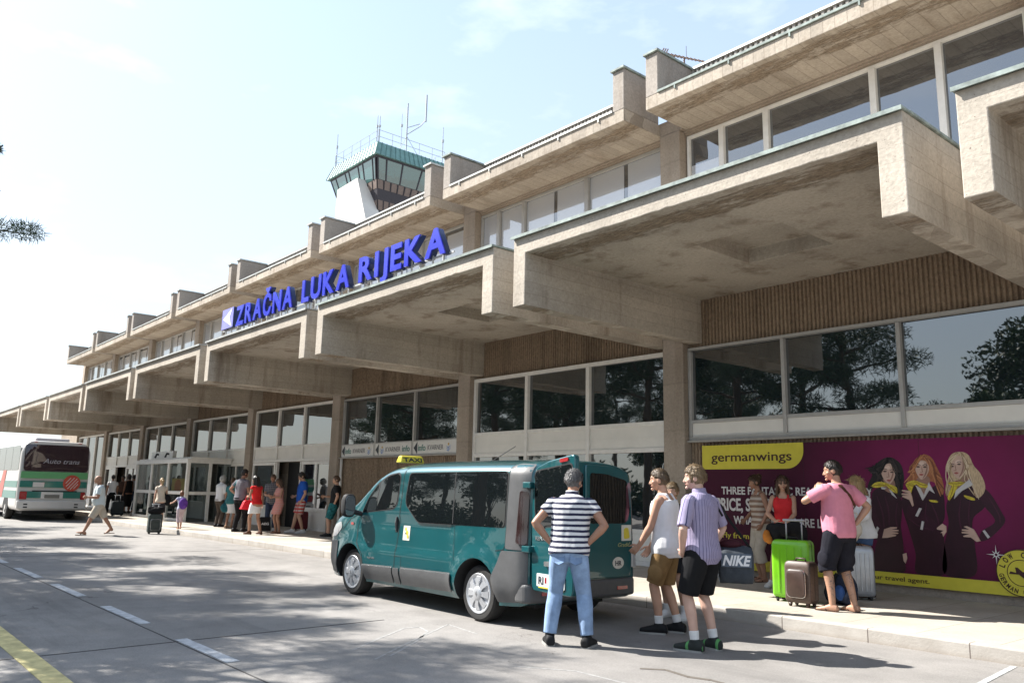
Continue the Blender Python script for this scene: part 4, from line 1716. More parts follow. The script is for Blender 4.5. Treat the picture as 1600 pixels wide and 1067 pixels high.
DO2 = rpoly([(-.01, .51), (.78, .51), (.81, .7), (.81, 1.60), (.75, 1.77), (.42, 1.84), (-.01, 1.85)], .05)
o = dprism(G(), DO2, -.03, .025, CM).done('rear_door', PAINT, VAN, bevel=.012, smooth=35)
o['label'] = 'closed right half with oval country sticker'
WO2 = rpoly([(.06, 1.15), (.70, 1.15), (.78, 1.3), (.72, 1.67), (.35, 1.74), (.06, 1.75)], .05)
dprism(G(), WO2, .026, .031, CM).done('window', VGLASS, o)
s_ = dprism(G(), [(.62, .94), (.80, .94), (.80, 1.13), (.62, 1.13)], .026, .029, CM).done('sticker', STICK, o)
dprism(G(), rpoly([(.66, .96), (.77, .97), (.74, 1.10), (.66, 1.09)], .03), .030, .032, CM).done('print', SY, s_)
s_ = dprism(G(), [(.56 + .10 * math.cos(a), .68 + .07 * math.sin(a)) for a in [2 * PI * i / 24 for i in range(24)]], .026, .029, CM).done('country_sticker', STICK, o)
text('lettering', 'HR', CM(.505, .031, .65), (0, 1, 0), .11, .06, SBLACK, s_, .02)
text('lettering', 'Gradić', CM(.55, .028, .87), (0, 1, 0), .22, .05, mat('script_gold', (.35, .36, .16), .4), o, 0, shear=.3)
g = G()
g.box(VX + 4.70, VX + 4.77, VY + .80, VY + .875, .62, .82)
g.done('reversing_lamp', LAMP_W, VAN, bevel=.008)
# roof sign and aerial
p = gy(641, 727, VY - .48)
TS = Vector((p.x, VY - .48, 1.88))
g = G()
g.rings([[TS + Vector((dx * s_, dy * s2, z)) for dx, dy in ((-.07, -.20), (.07, -.20), (.07, .20), (-.07, .20))] for s_, s2, z in ((1, 1, 0), (.95, .99, .025), (.62, .92, .085), (.45, .86, .105))])
o = g.done('roof_sign', mat('taxi_yellow', (.62, .50, .05), .35, var=.04, coat=.5), VAN, bevel=.012, smooth=40)
up_ = Vector((-.36, 0, .93)).normalized()
text('lettering', 'TAXI', TS + Vector((.07, -.16, .02)), (0, 1, 0), .32, .06, SBLACK, o, .05, updir=Vector((-.03, 0, .07)))
text('lettering', 'TAXI', TS + Vector((-.07, .16, .02)), (0, -1, 0), .32, .06, SBLACK, o, .05, updir=Vector((.03, 0, .07)))
g = G()
g.tube([(VX + 3.0, VY, 1.90), (VX + 3.0, VY, 1.93)], .03, 8)
g.tube([(VX + 3.0, VY, 1.925), (VX + 3.45, VY, 2.10)], .006, 5)
g.done('aerial', BLACK, VAN)

# ------------------------------------------------------------------ coach
BX, BY0, BY1 = -37.1, 6.28, 8.80
BUS = empty('coach', 'white and green coach seen from behind with a red disc on its tail', 'bus', (BX - 5, 7.54, 0))
BWH = mat('coach_white', (.58, .56, .53), .3, var=.05, scale=2, coat=.6)
BGL = mat('coach_light_green', (.10, .33, .13), .35, coat=.5, var=.05)
BGD = mat('coach_dark_green', (.006, .15, .115), .35, coat=.5, var=.05)
BRED = mat('coach_red', (.45, .05, .025), .35, coat=.3)
BGLASS = glass('coach_glass', (.03, .016, .022), 1.7)
BSIDE = glass('coach_side_glass', (.10, .11, .11), 2.6)
yc = (BY0 + BY1) / 2


def bz(y):
    """photo row at the coach's tail -> height"""
    lo, hi = 0, 8
    for _ in range(40):
        m = (lo + hi) / 2
        v = Vector((BX, yc - .2, m)) - CAM
        py = 533.5 - F_PX * v.dot(_u2) / v.dot(_fw)
        if py > y:
            lo = m
        else:
            hi = m
    return m


ZR = bz(689)
sec = rpoly([(BY0, .38), (BY1, .38), (BY1, ZR - .35), (BY1 - .22, ZR), (BY0 + .22, ZR), (BY0, ZR - .35)], .22, 6)
g = G()
rs = []
for dx, s_, dz in ((0.03, .955, 0), (.0, .975, 0), (-.05, .992, 0), (-.15, 1, 0), (-11.6, 1, 0), (-11.75, .95, 0)):
    rs.append([(BX + dx - (.22 * max(0, (p[1] - 2.2) / 1.1) if dx > -1 else 0), yc + (p[0] - yc) * s_, 1.8 + (p[1] - 1.8) * (s_ * .5 + .5)) for p in sec])
g.rings(rs)
g.done('body', BWH, BUS, smooth=40)


def brear(name, y0, y1, z0, z1, m, d=.0, par=None, r=.04):
    """a panel on the tail, following its forward lean"""
    g = G()
    pl = rpoly([(y0, z0), (y1, z0), (y1, z1), (y0, z1)], r, 4)

    def lean(z):
        return .22 * max(0, (z - 2.2) / 1.1)
    A = [(BX + .034 + d - lean(z), y, z) for y, z in pl]
    B = [(BX + .044 + d - lean(z), y, z) for y, z in pl]
    g.rings([A, B])
    return g.done(name, m, par or BUS)


Y0, Y1 = BY0 + .06, BY1 - .06
o = brear('rear_window', Y0 + .06, Y1 - .02, bz(736), bz(695), BGLASS, r=.12)
text('lettering', 'Auto trans', (BX + .05 - .22 * (bz(722) - 2.2) / 1.1, Y0 + .72, bz(724)), (0, 1, 0), 1.3, .20, mat('script_grey', (.28, .26, .27), .5), o, .012, depth=.01, shear=.35, updir=(-.2, 0, 1))
brear('tail_band', Y0, Y1, bz(747.5), bz(737), BGL, r=.02)
brear('tail_band', Y0, Y1, bz(761.5), bz(751.5), BGD, r=.02)
o = brear('engine_flap', Y0 + .05, Y1 - .05, bz(778), bz(767.5), BGD, r=.03)
brear('flap_shadow_gap', Y0 + .45, Y1 - .35, bz(768), bz(766.3), BLACK, .012, r=.01)
brear('notice', Y0 + .45, Y0 + .85, bz(761), bz(753.5), BWH, .012, r=.01)
o = brear('number_plate', yc - .42, yc + .36, bz(779), bz(768.5), BWH, .012, r=.02)
brear('plate_face', yc - .30, yc + .24, bz(778), bz(772.5), mat('plate_dim', (.16, .15, .13), .5), .024, o, r=.01)
for a, b in ((Y0 + .03, Y0 + .28), (Y1 - .2, Y1 - .03)):
    brear('tail_lamp', a, b, bz(780), bz(768), LAMP_R, .014, r=.03)
g = G()
g.box(BX - .1, BX + .13, BY0 + .02, BY1 - .02, bz(795), bz(782))
o = g.done('bumper', BWH, BUS, bevel=.04, seg=3)
g = G()
for y in (BY0 + .32, BY1 - .4):
    for z in (.05, .16):
        g.box(BX + .128, BX + .136, y - .07, y + .07, bz(795) + z, bz(795) + z + .05)
g.done('grille', BLACK, o)
cz, cy_ = bz(754), yc + .63
g = G()
g.cyl((BX + .05, cy_, cz), .32, 0, .012, 'x', 40)
o = g.done('disc', BRED, BUS)
o['label'] = 'round red disc with white diagonal strokes'
g = G()
for i, (u, l) in enumerate(((-.17, .14), (-.07, .22), (.03, .26), (.12, .22), (.2, .12))):
    a = R(52)
    cdir = Vector((math.cos(a), math.sin(a)))
    nrm = Vector((-cdir.y, cdir.x))
    cc = Vector((cy_, cz)) - nrm * u
    pts = [cc + cdir * l + nrm * .012, cc - cdir * l + nrm * .012, cc - cdir * l - nrm * .012, cc + cdir * l - nrm * .012]
    g.prism([tuple(p) for p in pts], BX + .063, BX + .068, 'x')
g.done('stroke', BWH, o)
g = G()
g.box(BX - 2.2, BX - .5, yc - .75, yc + .5, ZR - .02, ZR + .13)
g.done('roof_unit', mat('coach_roof_grey', (.42, .40, .42), .5), BUS, bevel=.05)
for y in (Y0 + .42, Y1 - .38):
    brear('marker_lamp', y - .06, y + .06, bz(691.5), bz(690.2), LAMP_R, .01, r=.01)
# near side: windows, stripes, wheels
ys = BY0 - .004
zw0, zw1 = bz(735), bz(697)
for i in range(7):
    a = BX - .25 - 1.55 * i
    g = G()
    g.prism(rpoly([(a - 1.5, zw0), (a, zw0), (a, zw1), (a - 1.5, zw1)], .06), ys - .008, ys)
    g.done('side_window', BSIDE, BUS)
for z0, z1, m in ((762, 752, BGD), (779, 767, BGD)):
    g = G()
    g.box(BX - 11.2, BX - .15, ys - .005, ys, bz(z0), bz(z1))
    g.done('side_band', m, BUS)
g = G()
g.prism([(BX - 3.4, bz(735)), (BX - 2.7, bz(735)), (BX - 3.1, bz(779)), (BX - 4.2, bz(779))], ys - .01, ys - .006)
g.done('side_slash', BRED, BUS)
for x in (BX - 2.1, BX - 8.6):
    for y, s_ in ((BY0 + .14, -1), (BY1 - .14, 1)):
        e = empty('wheel', '', '', (x, y, .48))
        del e['label'], e['category']
        adopt(e, BUS)
        g = G()
        g.lathe([(.26, -.13), (.42, -.14), (.47, -.11), (.48, -.07), (.48, .07), (.47, .11), (.42, .14), (.26, .13)], (x, y, .48), 'y', 32)
        g.done('tyre', MATS['tyre_rubber'], e, smooth=30)
        g = G()
        g.lathe([(.28, .11 * s_), (.27, .145 * s_), (.22, .12 * s_), (.12, .10 * s_), (.1, .15 * s_), (.001, .15 * s_)], (x, y, .48), 'y', 28)
        g.done('rim', BWH, e, smooth=30)
    g = G()
    g.prism([(x + .58 * math.cos(a), .42 + .58 * math.sin(a)) for a in [PI * k / 16 for k in range(17)]], ys - .004, ys + .3)
    g.done('wheel_arch', BLACK, BUS)
g = G()
g.box(BX - 11, BX - .3, BY0 + .3, BY1 - .3, .25, .42)
g.done('underbody', BLACK, BUS)

# ------------------------------------------------------------------ trees across the road (they shade the road and stand in the window reflections)
BARK = mat('pine_bark', (.10, .07, .05), .95, var=.35, scale=9, bump=.8, bscale=25, stretch=(1, 1, .3))
NEEDLE = mat('pine_needles', (.040, .066, .026), .7, var=.45, scale=2.2)
LEAF = mat('broad_leaves', (.035, .060, .016), .6, var=.45, scale=2.)


def foliage(tri, c, r, n, ln, wd, squash=.6):
    """n little blades scattered through a clump"""
    d = rng.normal(size=(n, 3))
    d /= np.linalg.norm(d, axis=1)[:, None]
    p = np.array(c) + d * (rng.random(n) ** .45)[:, None] * r * np.array([1, 1, squash])
    a = rng.normal(size=(n, 3)) + d * .9 + np.array([0, 0, .3])
    a /= np.linalg.norm(a, axis=1)[:, None]
    b = np.cross(a, rng.normal(size=(n, 3)))
    b /= np.linalg.norm(b, axis=1)[:, None]
    L_ = ln * (.6 + .8 * rng.random(n))[:, None]
    tri.append(np.stack([p - b * wd, p + b * wd, p + a * L_ + b * wd * .4, p + a * L_ - b * wd * .4], 1))


def quads(name, arr, m, parent, **k):
    v = np.concatenate(arr).reshape(-1, 3)
    n = len(v) // 4
    me = bpy.data.meshes.new(name)
    me.from_pydata(v.tolist(), [], np.arange(n * 4).reshape(-1, 4).tolist())
    return link(name, me, m, parent, world=False, **k)


def pine(loc, h, rad, label, lo=.45, extra=(), dens=1., group='pines along the road'):
    e = empty('pine_tree', label, 'tree', loc, 0, group)
    g = G()
    sway = [Vector((random.uniform(-.25, .25) * k / 3, random.uniform(-.25, .25) * k / 3, h * k / 6)) for k in range(7)]
    g.tube(sway, [.22 * (1 - .13 * k) * h / 11 for k in range(7)], 10)
    tri = []
    nb = 20

    def at(t):
        f = t * 6
        i = min(int(f), 5)
        return sway[i].lerp(sway[i + 1], f - i)
    for i in range(nb):
        t = lo + (1 - lo) * (i + random.random() * .6) / nb
        az = i * 2.4 + random.uniform(-.4, .4)
        ln = rad * (1 - .62 * max(0, (t - .62) / .38) ** 1.6) * random.uniform(.65, 1.08) * (.75 + .25 * min(1, (t - lo) / .15))
        p0 = at(min(t, .99))
        dirv = Vector((math.cos(az), math.sin(az), random.uniform(.05, .4)))
        p1 = p0 + dirv * ln * .5
        p2 = p0 + dirv * ln + Vector((0, 0, random.uniform(-.1, .3)))
        g.tube([p0, p1, p2], [.07, .045, .015], 6)
        for q in range(4):
            s_ = .42 + .62 * q / 3
            c = p0.lerp(p2, s_) + Vector((random.uniform(-.5, .5), random.uniform(-.5, .5), random.uniform(-.1, .3)))
            g.tube([p0.lerp(p2, max(.2, s_ - .25)), c], [.022, .008], 4)
            foliage(tri, c, random.uniform(.45, .8), int(300 * dens), .2, .016)
    foliage(tri, at(1.), .7, 220, .2, .016, 1.)
    for a, b, r_ in extra:
        a, b = Vector(a) - Vector(loc), Vector(b) - Vector(loc)
        g.tube([a, a.lerp(b, .5) + Vector((0, 0, .15)), b], [.06, .035, .01], 6)
        for q in range(5):
            s_ = .6 + .4 * q / 4
            foliage(tri, a.lerp(b, s_) + Vector((0, 0, .05)), r_ * (1.1 - .5 * q / 4), 520, .10, .006, .55)
    g.done('trunk', BARK, e, smooth=40, world=False)
    quads('crown', tri, NEEDLE, e)
    return e


def copy_tree(src, loc, rz, s, label):
    r = src.copy()
    COL.objects.link(r)
    r.location = loc
    r.rotation_euler = (0, 0, rz)
    r.scale = (s, s, s)
    r['label'] = label
    for ch in src.children:
        c = ch.copy()
        COL.objects.link(c)
        c.parent = r
    return r


A_ = CAM + ray(40, 366) * (16.2 / -ray(40, 366).x)
B_2 = CAM + ray(-7, 238) * (16.2 / -ray(-7, 238).x)
random.seed(11)
rng = np.random.default_rng(11)
near = (-18.6, -2.5, 0)
pine(near, 11., 3.1, 'pine whose branch tip pokes in at the left edge of the picture', extra=(((-18.4, -2.3, 5.9), A_, .5), ((-18.4, -2.3, 8.0), B_2, .06)))
P1 = pine((-22.3, -1.2, 0), 11.5, 3.3, 'tall open crowned pine beyond the left edge, mirrored in the windows')
P2 = pine((-27.2, -1.0, 0), 10.5, 3.0, 'shorter bushy pine beyond the left edge, mirrored in the windows', lo=.36)
GP = 'pines along the road behind the camera'
SAME = 'pine out of frame across the road, shading the asphalt and mirrored in the glass'
for src, x, y, rz, s in ((P2, -13.6, -1.6, 2., .92), (P1, -33, -1.6, 1.2, 1.), (P2, -39.5, -1.5, 3., 1.05), (P1, -19, -8, 4., 1.1), (P2, -27, -9, 5., 1.15), (P1, -36, -9, .5, 1.1), (P1, -47, -4, 2.2, 1.1), (P2, -55, -8, 2.2, 1.2)):
    copy_tree(src, (x, y, 0), rz, s, SAME)['group'] = GP


for i in range(9):
    copy_tree((P1, P2)[i % 2], (-74 + i * 5.2 + random.uniform(-2, 2), -24 + random.uniform(-3, 3), 0), random.uniform(0, 6), random.uniform(1., 1.35), SAME)['group'] = GP


def broadleaf(loc, h, rad, label):
    e = empty('broadleaf_tree', label, 'tree', loc, 0, 'broadleaf trees behind the camera')
    g = G()
    g.tube([(0, 0, 0), (.1, .05, h * .3), (-.05, .1, h * .6), (0, 0, h * .85)], [.25, .2, .12, .05], 10)
    tri = []
    for i in range(46):
        az, el = random.uniform(0, 6.28), random.uniform(-.35, 1.45)
        r_ = rad * random.uniform(.5, 1)
        c = Vector((math.cos(az) * math.cos(el) * r_, math.sin(az) * math.cos(el) * r_, h * .6 + math.sin(el) * r_ * .9))
        g.tube([(0, 0, h * random.uniform(.3, .6)), c * .5 + Vector((0, 0, h * .28)), c], [.06, .035, .012], 5)
        foliage(tri, c, random.uniform(.5, .95), 260, .13, .055, .8)
    g.done('trunk', BARK, e, smooth=40, world=False)
    quads('crown', tri, LEAF, e)
    return e


Q1 = broadleaf((-9.2, -6.2, 0), 8., 2.9, 'dense dark broadleaf tree mirrored in the right hand window')
Q2 = copy_tree(Q1, (-15.5, -12.5, 0), 2., .75, 'low rounded broadleaf tree mirrored in the middle window')
copy_tree(Q1, (-23, -14, 0), 4., .8, SAME.replace('pine', 'broadleaf tree'))['group'] = 'broadleaf trees far behind'
copy_tree(Q1, (-33, -15, 0), 5., .85, SAME.replace('pine', 'broadleaf tree'))['group'] = 'broadleaf trees far behind'

# far belt of scrub and trees closing the view across the road
tri = []
for i in range(260):
    x = random.uniform(-80, 25)
    h = random.uniform(1.2, 4.2) * (.75 + .35 * math.sin(x * .23))
    foliage(tri, (x, random.uniform(-24, -19), h * .55), max(.8, h * .6), 90, .35, .11, .8)
o = quads('undergrowth', tri, LEAF, None)
struct(o, 'stuff')

# ------------------------------------------------------------------ people
def vnoise(co, sc, seed=0.):
    p = co * sc + seed
    return (np.sin(p[:, 0] * 1.7 + 1.3 * np.sin(p[:, 1] * 1.1 + p[:, 2])) + np.sin(p[:, 1] * 1.9 + 1.7 * np.sin(p[:, 2] * .9 + p[:, 0] * .7)) + np.sin(p[:, 2] * 1.3 + 1.1 * np.sin(p[:, 0] * 1.5 - p[:, 1]))) / 3


def melt(g, vox, smooth=3, fold=0., fsc=22., k=1., seed=0., stretch=(1, 1, 1)):
    """weld overlapping closed shells into one continuous surface"""
    bmesh.ops.recalc_face_normals(g.b, faces=g.b.faces)
    me = bpy.data.meshes.new('tmp')
    g.b.to_mesh(me)
    g.b.free()
    o = bpy.data.objects.new('tmp', me)
    COL.objects.link(o)
    r = o.modifiers.new('r', 'REMESH')
    r.mode = 'VOXEL'
    r.voxel_size = vox
    if smooth:
        s = o.modifiers.new('s', 'SMOOTH')
        s.factor = .5
        s.iterations = smooth
    dg = bpy.context.evaluated_depsgraph_get()
    out = bpy.data.meshes.new_from_object(o.evaluated_get(dg))
    bpy.data.objects.remove(o)
    bpy.data.meshes.remove(me)
    n = len(out.vertices)
    co = np.empty(n * 3)
    out.vertices.foreach_get('co', co)
    co = co.reshape(-1, 3)
    if fold:
        nr = np.empty(n * 3)
        out.vertices.foreach_get('normal', nr)
        nr = nr.reshape(-1, 3)
        f = vnoise(co * np.array(stretch), fsc, seed) * .65 + vnoise(co * np.array(stretch), fsc * 2.3, seed + 5) * .35
        co = co + nr * (f * fold)[:, None]
    co = co * k
    out.vertices.foreach_set('co', co.ravel())
    out.update()
    return out


TORSO = {'m': [(-.19, .105, .09, 0), (-.10, .165, .115, -.005), (.02, .172, .12, -.005), (.2, .158, .110, .0), (.4, .160, .113, .004), (.6, .176, .124, .006), (.74, .186, .122, .0), (.85, .178, .102, -.005), (.93, .125, .082, -.008), (1.0, .066, .064, 0)],
         'f': [(-.19, .11, .095, 0), (-.10, .172, .122, -.01), (.02, .172, .122, -.012), (.2, .134, .100, .0), (.38, .128, .098, .004), (.58, .146, .118, .016), (.70, .152, .118, .014), (.84, .148, .088, -.005), (.93, .10, .07, -.008), (1.0, .054, .054, 0)]}


def skel(P, sex):
    S = {'sex': sex}
    fem = sex == 'f'
    hx, hy, dz = P.get('hip', (0, 0, 0))
    pel = Vector((hx, hy, .925 + dz))
    lx, ly = P.get('lean', (0, .02))
    ht = .575
    neck = pel + Vector((lx, ly, math.sqrt(max(ht * ht - lx * lx - ly * ly, .05))))
    tw = R(P.get('twist', 0))
    S['pel'], S['neck'], S['tw'] = pel, neck, tw
    S['fat'] = P.get('fat', 0)
    sw = .155 if fem else .188

    def fr(t):
        a = tw * min(max(t, 0), 1)
        w_ = (neck - pel).normalized()
        u = Vector((math.cos(a), math.sin(a), 0))
        v = w_.cross(u).normalized()
        return pel.lerp(neck, t), u, v, w_
    S['fr'] = fr
    c, u, v, w_ = fr(.855)
    S['sh'] = [c - u * sw + w_ * .0, c + u * sw]
    c, u, v, _ = fr(-.04)
    S['hipj'] = [c - u * .088, c + u * .088]
    L1, L2 = (.275, .245) if fem else (.295, .262)
    S['el'], S['wr'], S['hd'] = [], [], []
    for i in (0, 1):
        sh = S['sh'][i]
        d_ = P.get('LR'[i] + 'H')
        if d_ is None:
            d_ = sh + Vector(((-1, 1)[i] * .06, .03, -.52))
        t = Vector(d_)
        pole = Vector(P.get('LR'[i] + 'E', ((-1, 1)[i] * .5, -.8, -.3)))
        dv = t - sh
        L_ = min(dv.length, (L1 + L2) * .995)
        dv.normalize()
        t = sh + dv * L_
        a = (L1 * L1 - L2 * L2 + L_ * L_) / (2 * L_)
        h = math.sqrt(max(L1 * L1 - a * a, 0))
        pl = pole - dv * pole.dot(dv)
        pl.normalize()
        S['el'].append(sh + dv * a + pl * h)
        S['wr'].append(t)
        S['hd'].append(P.get('LR'[i] + 'D'))
    S['kn'], S['an'], S['ft'] = [], [], []
    T1, T2 = .415, .425
    for i in (0, 1):
        f = P.get('LR'[i] + 'F', ((-1, 1)[i] * .10, 0, 0, (8, -8)[i], 0))
        an = Vector((f[0], f[1], f[2] + .085))
        hp = S['hipj'][i]
        dv = an - hp
        L_ = min(dv.length, (T1 + T2) * .9985)
        dn_ = dv.normalized()
        a = (T1 * T1 - T2 * T2 + L_ * L_) / (2 * L_)
        h = math.sqrt(max(T1 * T1 - a * a, 0))
        pole = Vector(P.get('LR'[i] + 'K', ((-1, 1)[i] * .12, 1, 0)))
        pl = (pole - dn_ * pole.dot(dn_)).normalized()
        S['kn'].append(hp + dn_ * a + pl * h)
        S['an'].append(an if dv.length <= (T1 + T2) else hp + dn_ * L_)
        a_ = R(f[3])
        S['ft'].append((Vector((-math.sin(a_), math.cos(a_), 0)), R(f[4])))
    hyaw, hp_, hr_ = P.get('head', (0, 0, 0))
    w_ = (neck - pel).normalized()
    nd = (w_ * .6 + Vector((0, .10, .5)) + Vector((0, -math.sin(R(hp_)) * .3, 0))).normalized()
    hm = Matrix.Rotation(R(hyaw), 3, 'Z') @ Matrix.Rotation(R(hp_), 3, 'X') @ Matrix.Rotation(R(hr_), 3, 'Y')
    S['hc'] = neck + nd * .135 + hm @ Vector((0, .028, .018))
    S['hm'] = hm
    S['k'] = P.get('h', 1.75) / 1.75
    return S


def torso(g, S, t0, t1, e=0., flare=0., scale=1., n=24, ed=None, cut=None):
    prof = TORSO[S['sex']]
    ts = np.linspace(t0, t1, 12)
    rs = []
    for t in ts:
        hwid = np.interp(t, [p[0] for p in prof], [p[1] for p in prof])
        hd = np.interp(t, [p[0] for p in prof], [p[2] for p in prof])
        yo = np.interp(t, [p[0] for p in prof], [p[3] for p in prof])
        b = S['fat'] * math.exp(-((t - .24) / .24) ** 2)
        hwid += b * .6
        hd += b * .9
        yo += b * .5
        c, u, v, w_ = S['fr'](t)
        fl = flare * max(0, 1 - (t - t0) / .5)
        rs.append([c + v * yo + u * math.copysign(abs(math.cos(a)) ** .82, math.cos(a)) * (hwid * scale + e + fl) + v * math.copysign(abs(math.sin(a)) ** .9, math.sin(a)) * (hd * scale + (ed if ed is not None else e) + fl) for a in [2 * PI * j / n for j in range(n)]])
    g.rings(rs)


def arm_pts(S, i, t0, t1, e, fem):
    """t in 0..2 along the arm"""
    f = .84 if fem else 1.
    prof = [(0, .058), (.3, .053), (.7, .045), (1, .041), (1.25, .044), (1.6, .036), (2, .027)]
    A, B, C_ = S['sh'][i], S['el'][i], S['wr'][i]
    ts = [t0] + [q for q in (.15, .3, .5, .7, .9, 1., 1.1, 1.25, 1.45, 1.65, 1.85) if t0 < q < t1] + [t1]
    pts = [A.lerp(B, q) if q <= 1 else B.lerp(C_, q - 1) for q in ts]
    return pts, [float(np.interp(q, [p[0] for p in prof], [p[1] for p in prof])) * f + e * (1 + .25 * q) for q in ts]


def leg_pts(S, i, t0, t1, e, flare=0.):
    prof = [(0, .094), (.3, .085), (.75, .063), (1, .055), (1.28, .057), (1.6, .046), (2, .036)]
    A, B, C_ = S['hipj'][i], S['kn'][i], S['an'][i]
    f = .97 if S['sex'] == 'f' else 1.
    ts = [t0] + [q for q in (.12, .3, .5, .75, .9, 1., 1.12, 1.28, 1.5, 1.75) if t0 < q < t1] + [t1]
    pts = []
    for q in ts:
        p = A.lerp(B, q) if q <= 1 else B.lerp(C_, q - 1)
        if 1 < q < 2:
            p = p + Vector((0, -.012 * math.sin((q - 1) * PI), 0))
        pts.append(p)
    return pts, [float(np.interp(q, [p[0] for p in prof], [p[1] for p in prof])) * f + e + flare * q for q in ts]


def hand(g, S, i, curl=35.):
    w_, el = S['wr'][i], S['el'][i]
    d = (w_ - el).normalized()
    if S['hd'][i]:
        d = Vector(S['hd'][i]).normalized()
    side = (-1, 1)[i]
    nrm = Vector((-side, .15, 0))
    nrm = (nrm - d * nrm.dot(d))
    nrm = nrm.normalized() if nrm.length > .2 else d.orthogonal().normalized()
    ac = d.cross(nrm).normalized()
    if ac.y < 0:
        ac = -ac           # towards the thumb side (forward)
    f = .88 if S['sex'] == 'f' else 1.
    rs = []
    for q, wd, th in ((-.012, .024, .020), (.015, .031, .018), (.05, .040, .016), (.083, .041, .013)):
        c = w_ + d * q * f
        rs.append([c + ac * math.cos(a) * wd * f + nrm * math.sin(a) * th * f for a in [2 * PI * j / 12 for j in range(12)]])
    g.rings(rs)
    for j, (o_, ln) in enumerate(((.030, .070), (.010, .080), (-.011, .074), (-.030, .058))):
        p = w_ + (d * .078 + ac * o_) * f
        a = R(curl * (.5 + .12 * j))
        pts = [p]
        dd_ = (d + ac * o_ * 2.5).normalized()
        for s_, l in enumerate((.45, .32, .23)):
            dd_ = (dd_ * math.cos(a) + nrm * math.sin(a)).normalized()
            pts.append(pts[-1] + dd_ * ln * l * f)
        g.tube(pts, [.0095 * f, .009 * f, .0085 * f, .007 * f], 8, dome=True)
    p = w_ + (d * .022 + ac * .026) * f
    t1 = (d * .65 + ac * .75 + nrm * .25).normalized()
    t2 = (d * .95 + ac * .25 + nrm * .35).normalized()
    g.tube([p, p + t1 * .038 * f, p + t1 * .038 * f + t2 * .034 * f, p + t1 * .038 * f + t2 * .058 * f], [.014 * f, .012 * f, .0105 * f, .008 * f], 8, dome=True)


def foot(g, S, i, e=0., bare=False, h=0.):
    an = S['an'][i]
    d, pit = S['ft'][i]
    sd = Vector((d.y, -d.x, 0))
    f = .9 if S['sex'] == 'f' else 1.
    cp, sp = math.cos(pit), math.sin(pit)
    base = an - Vector((0, 0, .085))

    def Q(y, z):      # heel-to-toe frame, pitched about the ball or heel
        y0 = .12 if pit < 0 else -.05
        yy, zz = y - y0, z
        return base + d * (y0 + yy * cp - zz * sp) + Vector((0, 0, yy * sp + zz * cp))
    rs = []
    for y, wd, z0, z1 in ((-.072, .022, .015, .05), (-.058, .033, .004, .075), (-.02, .037, .0, .095), (.03, .038, .0, .085), (.08, .044, .0, .065), (.13, .047, .0, .050), (.17, .042, .002, .038), (.195, .028, .006, .028)):
        y = y * f + (-1.3 * e if y < -.05 else (1.1 * e if y > .18 else 0))
        wd = wd * f + e
        z1 += e * 1.2 + h
        ring_ = []
        for a in [2 * PI * j / 14 for j in range(14)]:
            cz = (z0 + z1) / 2 + math.sin(a) * (z1 - z0) / 2
            cz = max(cz, z0 + .0) if math.sin(a) > -.6 else z0
            ring_.append(Q(y, cz) + sd * math.copysign(abs(math.cos(a)) ** .8, math.cos(a)) * wd)
        rs.append(ring_)
    g.rings(rs)


def head(g, S):
    M_, c = S['hm'], S['hc']
    f = .95 if S['sex'] == 'f' else 1.
    rs = []
    m, n = 16, 24
    for i in range(1, m):
        t = PI * i / m
        z = -math.cos(t)
        r_ = math.sin(t)
        row = []
        for j in range(n):
            a = 2 * PI * j / n
            x, y = math.cos(a) * r_, math.sin(a) * r_
            sx, sy = .076, .096
            if z < 0:
                q = -z
                sx *= 1 - .30 * q ** 1.4
                if y > 0:
                    sy *= 1 - .05 * q + .10 * q * q
                else:
                    sy *= 1 - .35 * q ** 1.2
            zz = z * (.122 if z < 0 else .112)
            row.append(c + M_ @ Vector((x * sx, y * sy + (.012 * max(0, -z)), zz)) * f)
        rs.append(row)
    g.rings(rs)
    P = lambda x, y, z: c + M_ @ Vector((x, y, z)) * f
    g.tube([P(0, .088, .012), P(0, .104, -.016), P(0, .110, -.034)], [.008, .011, .014], 8, dome=True)
    g.tube([P(-.016, .092, -.036), P(.016, .092, -.036)], .010, 8, dome=True)
    g.tube([P(-.045, .070, .030), P(0, .089, .026), P(.045, .070, .030)], .012, 8, dome=True)
    g.ell(P(0, .090, -.098), .024, .016, .016, M=M_)
    g.tube([P(-.018, .086, -.064), P(0, .095, -.064), P(.018, .086, -.064)], [.007, .010, .007], 8, dome=True)
    for s_ in (-1, 1):
        g.ell(P(.050 * s_, .058, -.026), .022, .022, .020, M=M_)
        g.ell(P(.077 * s_, -.008, -.012), .009, .020, .032, M=M_)


def face(S, par, k, skin):
    M_, c = S['hm'], S['hc']
    f = .95 if S['sex'] == 'f' else 1.
    P = lambda x, y, z: (c + M_ @ Vector((x, y, z)) * f) * k
    for s_ in (-1, 1):
        g = G()
        g.ell(P(.031 * s_, .0735, .006), .0125 * k, .008 * k, .0062 * k, M=M_)
        e = g.done('eye', EYE_W, par, world=False, smooth=1)
        g = G()
        g.ell(P(.031 * s_, .0785, .006), .0062 * k, .005 * k, .0062 * k, M=M_)
        g.done('iris', EYE_D, e, world=False, smooth=1)
    g = G()
    g.tube([P(-.020, .088, -.0655), P(-.008, .097, -.0625), P(0, .098, -.0640), P(.008, .097, -.0625), P(.020, .088, -.0655)], [.003 * k, .006 * k, .0065 * k, .006 * k, .003 * k], 6)
    g.done('lips', LIPM, par, world=False, smooth=1)


